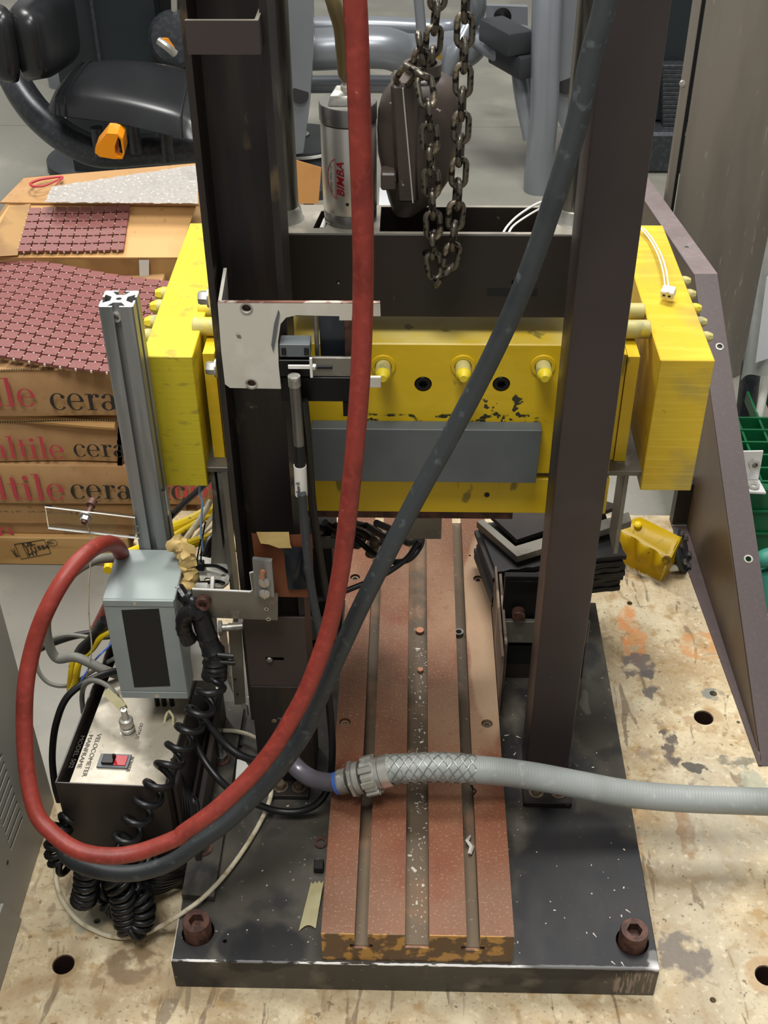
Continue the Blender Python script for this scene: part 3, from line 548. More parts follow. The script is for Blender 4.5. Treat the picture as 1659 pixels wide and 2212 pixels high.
hose('string', 'thin cream string hanging from the bolt on the clear bar', 'string', [(188, 1128, .355), (196, 1160, .352), (196, 1210, .35), (192, 1260, .35), (192, 1330, .35), (198, 1400, .35), (190, 1450, .35), (176, 1520, .35)], .0011, m_whitecable, 6)
cw = [at(*q, Z=z) for q, z in (((120, 1870), .008), ((122, 1905), .005), ((135, 1945), .005), ((165, 1985), .005), ((205, 2010), .005), ((250, 2024), .006), ((300, 2020), .012), ((345, 2002), .03), ((390, 1975), .064), ((440, 1938), .072), ((490, 1885), .066), ((530, 1830), .066),
      ((560, 1780), .066), ((582, 1730), .07), ((588, 1690), .075), ((590, 1660), .08), ((580, 1620), .085), ((548, 1592), .08), ((510, 1580), .075), ((470, 1578), .075))]
solo('white_cable', 'cream white cable looping around the bronze case and across the black plate', 'cable', MB().tube(cw, .0032, 10, sub=8), m_whitecable, cw[0])
hose('black_cable', 'black cable hanging in a loop beside the slotted table', 'cable', [(700, 1400, .26), (706, 1470, .26), (714, 1550, .26), (718, 1620, .255), (712, 1690, .24), (690, 1732, .225), (650, 1752, .22), (600, 1752, .22), (555, 1738, .22)], .0050, m_bundle, 12)
hose('black_cable', 'upper black cable running from the coiled cord behind the red hose', 'cable', [(430, 1540, .20), (455, 1570, .19), (485, 1605, .18), (520, 1632, .17), (565, 1645, .17), (605, 1642, .17)], .0050, m_bundle, 12)
hose('black_cable', 'lower black cable running from the coiled cord down to the red hose', 'cable', [(415, 1590, .19), (440, 1640, .17), (470, 1680, .15), (505, 1712, .14), (540, 1730, .13)], .0046, m_bundle, 12)
# sensor leads by the left column
hose('sensor_cable', 'black sensor cable running down beside the left column into the hoses', 'cable', [(652, 1066, .235), (658, 1130, .235), (664, 1200, .235), (674, 1280, .235), (690, 1360, .235), (705, 1430, .235)], .0052, m_hose, 12)
hose('black_cable', 'straight black cable hanging right of the labelled sensor rod', 'cable', [(656, 865, .25), (660, 900, .25), (668, 1000, .26), (676, 1100, .27), (690, 1200, .28), (705, 1290, .285)], .0050, m_bundle, 12)
hose('black_cable', 'glossy black cable curling over the slotted table under the beam', 'cable', [(700, 1128, .52), (765, 1162, .50), (800, 1190, .485), (840, 1212, .46), (880, 1210, .45), (905, 1185, .46), (912, 1160, .49), (905, 1130, .52)], .0042, m_bundle, 12)
hose('black_cable', 'black cable crossing left over the slotted table behind the hoses', 'cable', [(905, 1168, .46), (880, 1205, .45), (840, 1235, .44), (800, 1255, .43), (750, 1275, .42), (710, 1290, .41), (680, 1296, .40)], .0040, m_bundle, 12)

# ------------------------------------------------------------------ flexible conduit with fittings
YK = .215
cp = [(1020, 1662), (1080, 1667), (1160, 1678), (1250, 1695), (1340, 1712), (1430, 1722), (1520, 1727), (1600, 1730), (1720, 1735), (2000, 1750), (2600, 1800)]
cond = thing('grey_conduit', 'thick grey flexible conduit with chrome fitting and wire grip crossing the slotted table', 'conduit', at(850, 1660, Y=YK))
P0 = [at(835, 1662, Y=YK), at(880, 1660, Y=YK), at(950, 1657, Y=YK)]+[at(a, b, Y=YK) for a, b in cp]
part('conduit_jacket', MB().tube(P0, .0185, 28, sub=44, rf=lambda t: 1+.008*sin(2*pi*t*165)), m_cond, cond)
ctr = spline(P0, 12); ctr = [c for c in ctr if c.x < at(1030, 1660, Y=YK).x]
wire = MB(); N_ = 7
Ls = [0]
for a, b in zip(ctr, ctr[1:]): Ls.append(Ls[-1]+(b-a).length)
def cat_(s_):
    s_ *= Ls[-1]
    for i in range(len(ctr)-1):
        if Ls[i+1] >= s_: f = (s_-Ls[i])/(Ls[i+1]-Ls[i]); return ctr[i].lerp(ctr[i+1], f), (ctr[i+1]-ctr[i]).normalized()
    return ctr[-1], (ctr[-1]-ctr[-2]).normalized()
for h in range(N_):
    for sg in (1, -1):
        pts = []
        for k in range(37):
            c, t = cat_(k/36); u = Vector((0, 0, 1)).cross(t).normalized(); w = t.cross(u)
            a = 2*pi*h/N_ + sg*2*pi*k/36*1.35; rr = .0196+.0004*sin(k*2.6+h)
            pts.append(c+(u*cos(a)+w*sin(a))*rr)
        wire.tube(pts, .00062, 5)
part('wire_grip', wire, m_galv, cond, 'woven steel wire grip')
def ring_on(p, d, prof, seg, nm, mt, lab=None, tw=0.): part(nm, MB().lathe(p, d, prof, seg, tw), mt, cond, lab, angle=25)
cA = at(735, 1690, Y=YK); cB = at(850, 1662, Y=YK); dd = (cB-cA).normalized(); LL = (cB-cA).length
def rp(f): return cA+dd*LL*f
ring_on(rp(-.02), dd, [(.0, 0), (.0165, 0)]+[(.0165+.0009*(i % 2), .001+.0011*i) for i in range(12)]+[(0, .0145)], 28, 'threaded_end', m_galv, 'threaded steel end')
ring_on(rp(.22), dd, [(0, 0), (.019, 0), (.0255, .001), (.0255, .005), (.019, .006), (0, .006)], 8, 'lock_nut', m_galv, None, .2)
ring_on(rp(.30), dd, [(0, 0), (.0215, 0)]+[(.0215+.0008*(i % 2), .001+.0011*i) for i in range(8)]+[(0, .011)], 28, 'threaded_collar', m_galv)
part('gland_nut', MB().lathe(rp(.46), dd, [(0, 0), (.0235, 0), (.0262, .002), (.0262, .016), (.0235, .019), (0, .019)], 8), m_galv, cond, 'ribbed zinc gland nut', angle=25)
for k in range(8):
    a = 2*pi*k/8+.39; u = dd.orthogonal().normalized(); w = dd.cross(u); c = rp(.46)+(u*cos(a)+w*sin(a))*.0252+dd*.0095
    X_ = dd; Y_ = (u*cos(a)+w*sin(a)); Z_ = X_.cross(Y_); mt4 = Matrix((X_, Y_, Z_)).transposed().to_4x4(); mt4.translation = c
    part('gland_rib', MB().box(-.008, .008, -.0022, .0022, -.0035, .0035, .001, 1, mt4), m_galv, cond)
ring_on(rp(.70), dd, [(0, 0), (.0215, 0), (.0215, .006), (0, .006)], 28, 'neck', m_galv)
ring_on(rp(.79), dd, [(.019, 0), (.0222, 0), (.0222, .0125), (.019, .0125)], 28, 'clamp_band', m_stain, 'bright steel band')
ring_on(rp(-.09), dd, [(0, 0), (.0155, 0), (.0155, .006), (0, .006)], 24, 'blue_seal', m_blue, 'blue seal ring')
hose('conduit_elbow', 'painted grey steel pipe elbow feeding the chrome conduit fitting', 'pipe', [(608, 1600, .268), (622, 1632, .262), (645, 1662, .25), (675, 1682, .235), (705, 1689, .222), (728, 1690, .216)], .0125, M('grey_painted_pipe', '#6d6a72', .3, .4), 18)
bt = MB()
P = [at(1016, 1690, Y=.21), at(1020, 1702, Y=.205), at(1028, 1708, Y=.2), at(1024, 1716, Y=.2)]
solo('wire_tail', 'short dark curled wire tail under the end of the wire grip', 'wire', bt.tube(P, .0012, 6, sub=5), m_bundle, P[0])

# ------------------------------------------------------------------ air cylinder
cq = (at(700, 480, Y=.482)+at(815, 480, Y=.482))/2; cr = (at(815, 480, Y=.482).x-at(700, 480, Y=.482).x)/2
cz = ZC1+.0012; ctp = at(757, 240, Y=.482-cr).z
ac = thing('air_cylinder', 'polished steel air cylinder standing on the crosshead with red lettering', 'air cylinder', (cq.x, .482, cz))
base = Vector((cq.x, .482, cz)); hh = ctp-cz
part('cylinder_foot', MB().lathe(base, (0, 0, 1), [(0, 0), (cr*.97, 0), (cr*.985, .012), (cr*.95, .014), (0, .014)], 48), m_steel, ac)
part('cylinder_tube', MB().lathe(base+Vector((0, 0, .0145)), (0, 0, 1), [(0, 0), (cr*.98, 0), (cr*.98, .002), (cr, .003), (cr, hh-.036), (cr*.98, hh-.035), (0, hh-.035)], 64), m_stain, ac)
part('cylinder_head', MB().lathe(base+Vector((0, 0, hh-.020)), (0, 0, 1), [(0, 0), (cr*.97, 0), (cr*1.03, .002), (cr*1.03, .019), (cr, .0205), (0, .0205)], 48), m_steel, ac)
hz = base.z+hh
nt_ = [(base.x-cr*.70, .482-.016), (base.x+cr*.95, .482-.016), (base.x+cr*.95, .482+.013), (base.x-cr*.70, .482+.013)]
part('port_block', MB().hexa([(base.x-cr*.68, .482-cr*.6, hz), (base.x+cr*.68, .482-cr*.6, hz), (base.x+cr*.5, .482+cr*.5, hz), (base.x-cr*.5, .482+cr*.5, hz), (base.x-cr*.6, .482-cr*.5, hz+.011), (base.x+cr*.6, .482-cr*.5, hz+.011), (base.x+cr*.4, .482+cr*.2, hz+.016), (base.x-cr*.4, .482+cr*.2, hz+.016)], .0012), m_galv, ac)
fx = base+Vector((0, -.002, hh+.012))
part('hose_fitting', MB().lathe(fx, (0, 0, 1), [(0, 0), (.0075, 0), (.0075, .006), (.0055, .008), (.0055, .014), (0, .014)], 24), m_whitep, ac, 'pale sealed fitting')
part('yellow_clip', MB().lathe(fx+Vector((-.0005, 0, .016)), (0, 0, 1), [(.005, 0), (.0088, 0), (.0088, .008), (.005, .008), (.005, 0)], 8), M('yellow_clip_plastic', '#c9a21c', .4), ac, 'yellow clip')
tubep = [fx+Vector((0, 0, .012)), at(742, 160, Y=.475), at(741, 120, Y=.47), at(736, 60, Y=.46), at(722, 10, Y=.45), at(708, -60, Y=.45), at(690, -330, Y=.42), at(680, -600, Y=.4)]
part('air_line', MB().tube(tubep, .0062, 12, sub=6, rf=lambda t: .75+.55*min(1, t*3)), M('amber_tube', '#7a6a45', .35, trans=.2), ac, 'murky amber air tube')
def wrapc(v):   # x measured along the arc, z up
    a = v.x/(cr*1.004); return Vector((base.x+sin(a)*cr*1.018, base.y-cos(a)*cr*1.018, v.z))
zl = at(740, 420, Y=.46).z
m_bimba = M('crimson_print', '#a81224', .45)
text('BIMBA', m_bimba, ac, (-.0045, 0, zl), (0, 0, 1), (-1, 0, 0), .0125, 'logo_lettering', wrap=wrapc, bold=.0001, shear=.3, sx=1.15)
text('BIMBA MFG CO', M('grey_print', '#6c6560', .5), ac, (-.0195, 0, zl+.004), (0, 0, 1), (-1, 0, 0), .0040, 'small_lettering', wrap=wrapc, sx=1.15)
lp = MB(); pts = [wrapc(Vector((-.0145-.0115*sin(pi*k/16)**.6, 0, zl-.003+.047*k/16))) for k in range(17)]
lp.tube(pts, .0003, 4).tube([wrapc(Vector((-.0145, 0, zl-.003+.047*k/6))) for k in range(7)], .0003, 4)
part('logo_outline', lp, m_bimba, ac)
q = wrapc(Vector((-.0015, 0, cz+.030)))+Vector((0, cr*.014, 0)); part('vent_hole', MB().cyl(q+Vector((0, .003, 0)), q+Vector((0, -.0003, 0)), .0019, seg=14), m_blackbox, ac)

# ------------------------------------------------------------------ chain hoist and chains
YH = .487
hs = thing('chain_hoist', 'brown cast chain hoist body hanging between the columns', 'chain hoist', (0, YH, .87))
secs = [(848, 905, 458, .022), (838, 945, 430, .026), (826, 975, 385, .030), (816, 990, 330, .033), (814, 1000, 280, .035), (816, 1003, 240, .035), (826, 998, 205, .032), (848, 985, 178, .026), (868, 960, 163, .016)]
bm_ = MB(); rings = []
for x0, x1, y, ry in secs:
    a = at(x0, y, Y=YH); b = at(x1-2, y, Y=YH); c = (a+b)/2; rx = (b.x-a.x)/2
    rings.append([bm_.bm.verts.new((c.x+rx*cos(t), YH+.006+ry*math.copysign(abs(sin(t))**.85, sin(t)), c.z)) for t in [2*pi*k/32 for k in range(32)]])
for A, B in zip(rings, rings[1:]):
    for k in range(32): bm_.bm.faces.new([A[k], A[(k+1) % 32], B[(k+1) % 32], B[k]])
bm_.bm.faces.new(rings[0][::-1]); bm_.bm.faces.new(rings[-1])
part('hoist_body', bm_, m_castiron, hs, angle=50)
ra = at(843, 182, Y=.450); rb = at(902, 184, Y=.450); rc_ = at(856, 440, Y=.462); rd = at(905, 440, Y=.462)
bm_ = MB().hexa([rc_, rd, rd+Vector((0, .02, 0)), rc_+Vector((0, .02, 0)), ra, rb, rb+Vector((.004, .035, .006)), ra+Vector((0, .035, .006))], .004)
part('chain_guide', bm_, m_castiron, hs, 'ribbed front guide with chipped seam')
sa = at(870, 190, Y=.4485); sb_ = at(892, 438, Y=.4605)
part('casting_seam', MB().tube([sa, (sa+sb_)/2+Vector((0, -.0006, 0)), sb_], .0009, 6), m_whitep, hs, 'chipped pale casting seam')
q = at(838, 390, Y=.455); part('cast_lug', MB().box(q.x-.008, q.x+.009, .45, .475, q.z-.010, q.z+.010, .002), m_castiron, hs)
q = at(905, 135, Y=.485); part('chain_stirrup', MB().lathe(q+Vector((.004, 0, -.012)), (0, 0, 1), [(.016, 0), (.020, 0), (.021, .012), (.016, .012), (.016, 0)], 24), m_castiron, hs)
LM = MB(); Lw, Lh, wr = .0077, .0080, .0034
pth = [Vector((Lw*cos(t), 0, (Lh if sin(t) > 0 else -Lh)*1.0+Lw*sin(t))) for t in [2*pi*(k+.5)/20 for k in range(20)]]
n = len(pth); rr = []
for i in range(n):
    t_ = (pth[(i+1) % n]-pth[i-1]).normalized(); w_ = Vector((0, 1, 0)); u_ = t_.cross(w_)
    rr.append([LM.bm.verts.new(pth[i]+(u_*cos(2*pi*k/8)+w_*sin(2*pi*k/8))*wr) for k in range(8)])
for i in range(n):
    A, B = rr[i], rr[(i+1) % n]
    for k in range(8): LM.bm.faces.new([A[k], A[(k+1) % 8], B[(k+1) % 8], B[k]])
link_mesh = mk('link', LM, m_chain, (0, 0, 0), 60).data
def chain(name, label, pts, tw0=0, pitch=.0246):
    P = spline(pts, 30); L_ = [0]
    for a, b in zip(P, P[1:]): L_.append(L_[-1]+(b-a).length)
    root = thing(name, label, 'chain', P[0]); s_ = pitch/2; k = 0; i = 0
    while s_ < L_[-1]:
        while L_[i+1] < s_: i += 1
        c = P[i].lerp(P[i+1], (s_-L_[i])/(L_[i+1]-L_[i])); j0 = max(0, i-12); j1 = min(len(P)-1, i+12); t = (P[j1]-P[j0]).normalized()
        front = Vector((0, -1, .25)); u = front.cross(t).normalized(); w = t.cross(u)
        a = radians(random.uniform(-16, 16)) + (pi/2 if (k+tw0) % 2 else 0)
        u2 = u*cos(a)+w*sin(a); w2 = t.cross(u2)
        mt = Matrix((u2, w2, t)).transposed().to_4x4(); mt.translation = c-P[0]
        o = link(bpy.data.objects.new('link', link_mesh)); o.matrix_local = mt; o.parent = root
        s_ += pitch; k += 1
YN = .412
c1 = [(1035, -600), (1022, -330), (1010, -90), (1006, 0), (1003, 90), (1000, 180), (997, 260), (993, 340), (988, 420), (981, 500), (976, 550), (962, 592), (944, 598), (936, 560), (936, 500), (933, 430), (930, 350), (927, 270), (922, 210)]
c1 = [at(a, b, Y=YN) for a, b in c1]+[at(912, 165, Y=.425), at(888, 152, Y=.437), at(872, 172, Y=.450)]
chain('hand_chain', 'long worn steel chain loop hanging in front of the crosshead', c1, 0)
chain('load_chain', 'short worn chain rising behind the loop into the hoist', [at(975, -600, Y=.47), at(960, -330, Y=.47), at(950, -90, Y=.47), at(946, -10, Y=.47), at(938, 60, Y=.472), at(934, 120, Y=.478), at(930, 180, Y=.486)], 1)
chain('chain_end', 'small knot of pale chain links on top of the hoist', [at(905, 88, Y=.47), at(910, 120, Y=.468), at(906, 160, Y=.47)], 1, .016)

# ------------------------------------------------------------------ bronze instrument case
vc = thing('instrument_case', 'dark bronze open-topped instrument case with stained panel, connector and power switch', 'instrument', (-.39, .29, 0))
tf = [at(118, 1691, Z=.216), at(357, 1701, Z=.216)]; tbk = at(243, 1370, Z=.216)
dv = (tbk-tf[0]); dv.z = 0
fl_, fr_ = tf[0], tf[1]; bl_, br_ = fl_+dv, fr_+dv
ux_ = (fr_-fl_).normalized(); uy_ = dv.normalized()
cm = Matrix((ux_, uy_, Vector((0, 0, 1)))).transposed().to_4x4(); cm.translation = Vector((fl_.x, fl_.y, 0))
cw_, cl_ = (fr_-fl_).length, dv.length
for a, b, c, d in ((0, .0022, 0, cl_), (cw_-.0022, cw_, 0, cl_), (.0023, cw_-.0023, 0, .0022), (.0023, cw_-.0023, cl_-.0022, cl_)):
    part('case_wall', MB().box(a, b, c, d, .001, .216, .0004, 1, cm), m_velo, vc)
PZ = .200
part('panel', MB().box(.012, cw_-.0024, .0024, cl_-.0024, PZ-.002, PZ, .0003, 1, cm), m_panel, vc, 'stained light metal panel')
part('case_floor', MB().box(.003, cw_-.003, .003, cl_-.003, .001, .004, 0, 1, cm), m_velo, vc)
part('inner_step', MB().box(.0024, .0118, .0026, cl_-.0026, .15, .17, 0, 1, cm), m_blackbox, vc)
def pl(px, py, z=PZ): return at(px, py, Z=z)
sw0, sw1 = pl(214, 1657), pl(279, 1657); sc = (pl(212, 1659)+pl(281, 1632))/2
def boxd(mb, c, hx, hy, z0, z1, bv=.0004):
    mt = Matrix((ux_, uy_, Vector((0, 0, 1)))).transposed().to_4x4(); mt.translation = Vector((c.x, c.y, 0)); return mb.box(-hx, hx, -hy, hy, z0, z1, bv, 1, mt)
sb2 = pl(247, 1646)
sp_ = part('switch', boxd(MB(), sb2, .0205, .0115, PZ, PZ+.003), m_grey, vc, 'grey power switch with a red half')
part('red_face', boxd(MB(), sb2+ux_*.009, .008, .0085, PZ+.003, PZ+.0042, .0003), m_redb, sp_)
part('rocker', boxd(MB(), sb2-ux_*.007, .008, .008, PZ+.003, PZ+.007, .001), m_blk, sp_)
part('lever', MB().tube([sb2+Vector((0, 0, PZ-sb2.z+.004)), sb2+Vector((.0005, .001, .014))], .0018, 8), m_blk, sp_)
bn = pl(277, 1582)
bp_ = part('connector', MB().lathe(bn, (0, 0, 1), [(0, 0), (.0105, 0), (.0105, .002), (.0075, .0025), (.0075, .006), (.0098, .0065), (.0098, .011), (.0068, .012), (.0068, .015), (.0092, .0155), (.0095, .024), (.0085, .026), (.0045, .027), (.004, .044), (0, .044)], 24), m_stain, vc, 'nickel coaxial connector')
cc = [bn+Vector((0, 0, .042)), at(262, 1525, Y=.265), at(248, 1498, Y=.27), at(226, 1478, Y=.28), at(200, 1470, Y=.29), at(183, 1480, Y=.30), at(177, 1505, Y=.31), at(180, 1540, Y=.31)]
solo('grey_cable', 'short grey lead bending from the coaxial connector over the case rim', 'cable', MB().tube(cc, .0036, 12, sub=8), m_gcable, bn)
tg = MB(); c = at(255, 1512, Y=.268)
tg.tube([at(268, 1532, Y=.266), at(258, 1520, Y=.267), at(243, 1500, Y=.27)], .0072, 10, sub=4, rf=lambda t: .8+.25*t)
tg.quadslab([at(222, 1500, Y=.262), at(262, 1540, Y=.256), at(272, 1520, Y=.262), at(234, 1486, Y=.268)], .0008)
solo('paper_tag', 'yellowed tape tag wrapped on the lead above the connector', 'tag', tg, m_tag, c)
dn = -uy_
for i, ln in enumerate(('VELOCOMETER', 'MAINFRAME', 'MODEL 502')):
    text(ln, m_inkg, vc, pl(211-i*18, 1585+i*2), dn, ux_, .0082, 'panel_lettering', sx=(1.3, 1.3, 1.35)[i])
text('OUTPUT', m_inkg, vc, pl(303, 1562), dn, ux_, .0066, 'panel_lettering', sx=1.1)
text('POWER', m_inkg, vc, pl(283, 1635), dn, ux_, .0066, 'panel_lettering', sx=1.1)
# side trim seen right of the case
a_ = at(372, 1700, Z=.19)
sr = thing('dark_rack_side', 'tall dark metal side plate standing right of the bronze case', 'metal plate', (a_.x, .2, 0))
part('side_sheet', MB().box(a_.x+.0005, a_.x+.006, .165, .43, .0605, .19, .001), m_velo, sr)
part('side_rail', MB().box(a_.x+.0065, a_.x+.012, .17, .42, .0605, .10, .001), m_velo, sr)
solo('rack_rail', 'dark rail standing between the side plate and the pale bolted plate', 'rail', MB().box(a_.x+.022, a_.x+.030, .14, .40, .0605, .125, .001), m_velo, (a_.x+.026, .27, .0605))

# ------------------------------------------------------------------ aluminium T-slot post with blue-grey box
YE = .36
e0 = at(212, 664, Y=YE); e1 = at(287, 664, Y=YE); ew = (e1.x-e0.x); ex = (e0.x+e1.x)/2; ezt = (e0.z+e1.z)/2
h = ew/2; sl = ew*.105; lip = ew*.06; dep_ = ew*.27; wdt = ew*.26
def tpoly():
    q = []
    seg = [(sl, h), (sl, h-lip), (wdt, h-lip), (wdt*.92, h-lip*1.6), (sl*1.15, h-dep_), (-sl*1.15, h-dep_), (-wdt*.92, h-lip*1.6), (-wdt, h-lip), (-sl, h-lip), (-sl, h)]
    for k in range(4):
        a = -k*pi/2; ca, sa = cos(a), sin(a)
        c = [(h-.0015, h), (h, h-.0015)]
        for (x, y) in seg[::-1]: q.append((x*ca-y*sa, x*sa+y*ca))
        for (x, y) in c: q.append((x*ca-y*sa, x*sa+y*ca))
    return q
tp = tpoly(); ctr_y = YE+h
xp = thing('extrusion_post', 'tall grey aluminium slotted post with a bright cut end', 'post', (ex, ctr_y, T))
hb = MB().cyl((ex, ctr_y, ezt-.03), (ex, ctr_y, ezt+.01), ew*.085, seg=16)
part('post_body', MB().prism([(ex+x, ctr_y+y, .0705) for x, y in tp], (0, 0, ezt-.0705)), m_alu, xp, holes=hb)
hb = MB().cyl((ex, ctr_y, ezt-.03), (ex, ctr_y, ezt+.01), ew*.085, seg=16)
part('cut_end', MB().prism([(ex+x, ctr_y+y, ezt+.0001) for x, y in tp], (0, 0, .0006)), m_alubright, xp, 'bright cut end', holes=hb)
q = at(249, 690, Y=YE+lip); hx = MB().lathe((q.x, YE+dep_+.001, q.z), (0, -1, 0), [(.0035, 0), (.0058, 0), (.0058, .006), (.0035, .006), (.0035, 0)], 16)
part('drilled_bushing', hx, m_stain, xp)
YJ = .262
j0 = at(222, 1296, Y=YJ); j1 = at(387, 1293, Y=YJ); j2 = at(260, 1500, Y=YJ); jz1 = (j0.z+j1.z)/2; jz0 = at(325, 1506, Y=YJ).z; jx0, jx1 = (j0.x+j2.x)/2, (j1.x+at(393, 1508, Y=YJ).x)/2+.002
jb = thing('junction_box', 'blue-grey steel electrical box with a black taped front', 'electrical box', ((jx0+jx1)/2, YJ, jz0))
part('box_body', MB().box(jx0, jx1, YJ, YE-.0006, jz0, jz1, .0012), m_bluegrey, jb)
part('cover', MB().box(jx0+.001, jx1-.001, YJ-.0018, YJ-.0002, jz0+.013, jz1-.011, .0004), m_bluegrey, jb)
for z in (jz0+.006, jz1-.0055):
    b = MB(); panhead(b, ((jx0+jx1)/2+(-.006 if z > .35 else .003), YJ-.0001, z), (0, -1, 0), .0048); part('cover_screw', b, m_stain, jb)
    part('cover_flange', MB().box(jx0+.0012, jx1-.0012, YJ-.0026, YJ-.0003, z-(.0045 if z > .35 else .0055), z+(.005 if z > .35 else .0062), .0004), m_bluegrey, jb)
k = [at(262, 1318, Y=YJ-.0022), at(343, 1315, Y=YJ-.0022), at(368, 1482, Y=YJ-.0022), at(290, 1485, Y=YJ-.0022)]
part('tape_patch', MB().quadslab([k[3], k[2], k[1], k[0]], .0003), M('matte_black_tape', '#1b1b1b', .6), jb, 'black tape patch')
for px, py, r in ((386, 1290, .004), (384, 1330, .004)):
    q = at(px, py, X=jx1+.0002); part('side_screw', MB().lathe(q, (1, 0, 0), [(r, 0), (r*.9, .0015), (0, .002)], 14), m_galv, jb)
for i, (px, lab) in enumerate(((343, 'black cable with faded paper flag hanging under the blue-grey box, left one'), (358, 'black cable hanging under the blue-grey box, right one'), (375, 'black cable hanging close under the right corner of the blue-grey box'))):
    hose('black_cable', lab, 'cable', [(px-6, 1500, .30), (px, 1540, .30), (px+10, 1600, .29), (px+24, 1680, .27), (px+32, 1760, .25)], .0035, m_bundle, 8)
fl2 = MB().quadslab([at(337, 1545, Y=.29), at(352, 1590, Y=.285), at(358, 1586, Y=.285), at(345, 1540, Y=.29)], .0006)
solo('paper_flag', 'small yellowed tape flag on the cable under the blue-grey box', 'tag', fl2, m_tag, at(347, 1565, Y=.288))
zt = MB().tube([at(365, 1535, Y=.27), at(374, 1550, Y=.268), at(372, 1575, Y=.266), at(364, 1588, Y=.266), at(356, 1580, Y=.268), at(357, 1552, Y=.27), at(362, 1538, Y=.272)], .0018, 8, sub=4)
solo('cable_loop', 'small yellowed loop hanging beside the cables under the box', 'loop', zt, m_tag, at(365, 1560, Y=.268))

# ------------------------------------------------------------------ clear bar with bolt
ab = thing('clear_bar', 'clear acrylic bar reaching left from the slotted post', 'bar', at(200, 1130, Y=.36))
a = [at(97, 1095, Y=.352), at(104, 1141, Y=.352), at(300, 1163, Y=.352), at(292, 1118, Y=.352)]
part('acrylic_strip', MB().quadslab([a[1], a[2], a[3], a[0]], .005), m_clear, ab)
for p0, p1 in ((a[0], a[3]), (a[1], a[2])):
    part('polished_edge', MB().tube([p0+Vector((0, -.0004, 0)), p1+Vector((0, -.0004, 0))], .0009, 6), m_white, ab, 'bright polished edge')
q = at(186, 1112, Y=.35); part('bolt', MB().cyl(q+Vector((.005, .018, .004)), q+Vector((-.001, -.012, -.004)), .0035, seg=14).lathe(q+Vector((.005, .022, .006)), Vector((-.1, -.5, -.1)), [(0, 0), (.0062, 0), (.0062, .009), (0, .009)], 14), m_screw, ab)
part('nut', MB().lathe(q+Vector((0, -.001, -.001)), (-.1, -.95, -.25), [(0, 0), (.0085, 0), (.0085, .0015), (0, .0015)], 20).lathe(q+Vector((0, -.003, -.002)), (-.1, -.95, -.25), [(0, 0), (.0064, 0), (.006, .006), (0, .006)], 6), m_stain, ab)
c1_ = at(350, 1072, Y=.36); part('back_plate', MB().box(c1_.x-.004, c1_.x+.003, .365, .371, c1_.z-.035, c1_.z+.004), m_clear, ab)
hose('black_cable', 'black cable slanting up from the slotted post behind the left yellow block', 'cable', [(366, 1118, .42), (400, 1085, .48), (430, 1058, .53), (470, 1020, .60)], .0048, m_bundle, 10)
b = MB(); q = at(366, 1115, Y=.415); b.lathe(q, (-.3, -.2, .4), [(0, 0), (.008, 0), (.008, .02), (0, .02)], 10)
solo('dark_clamp', 'small dark clamp at the right edge of the slotted post', 'clamp', b, m_blk, q)
hose('blue_wire', 'pale blue wire hanging under the left yellow block', 'wire', [(432, 1050, .43), (431, 1066, .43), (437, 1082, .43), (436, 1105, .43), (434, 1150, .43), (438, 1190, .43)], .0016, m_paleblue, 6)
rnd = random.Random(3)
for nm, mt, items in (('yellow_cable', m_ycable, [([(560-80, 1085), (455, 1100), (410, 1125), (366, 1142)], .0085, .62, 'upper thick yellow cable behind the post'), ([(470, 1112), (440, 1120), (405, 1140), (368, 1160)], .0045, .60, 'thinner yellow cable under the thick one'),
            ([(500, 1148), (460, 1160), (420, 1172), (385, 1185)], .0075, .55, 'thick yellow cable crossing behind the perforated plate'), ([(520, 1178), (500, 1190), (485, 1210), (470, 1240)], .006, .58, 'yellow cable disappearing behind the column'),
            ([(300, 1185), (265, 1200), (238, 1215), (233, 1232)], .0065, .50, 'short yellow cable bend left of the post')]),
        ('white_cable', m_whitecable, [([(455, 1082), (440, 1110), (415, 1145), (385, 1185)], .0042, .58, 'cream cable slanting across the yellow cables'), ([(462, 1110), (445, 1135), (420, 1165), (395, 1190)], .0032, .57, 'thin cream cable under the pale blue wire'), ([(465, 1125), (455, 1140), (430, 1160), (405, 1180)], .0025, .56, 'thinnest cream cable beside the brace')]),
        ('grey_cable', m_gcable, [([(455, 1100), (430, 1130), (400, 1155), (372, 1178)], .005, .60, 'dull grey cable among the yellow cables'), ([(450, 1085), (436, 1115), (424, 1130), (402, 1170)], .004, .61, 'second dull grey cable among the yellow cables')]),
        ('black_cable', m_bundle, [([(470, 1150), (452, 1170), (440, 1200), (425, 1230)], .006, .53, 'black cable bunched behind the cable ties'), ([(466, 1165), (455, 1190), (440, 1215), (415, 1240)], .005, .52, 'lower black cable bunched behind the cable ties'), ([(378, 1150), (385, 1165), (392, 1185), (400, 1200)], .007, .58, 'short black cable beside the masking tape')])):
    for pp, r, y, lab in items: hose(nm, lab, 'cable', [(a, b, y-.02*i) for i, (a, b) in enumerate(pp)], r, mt, 10)

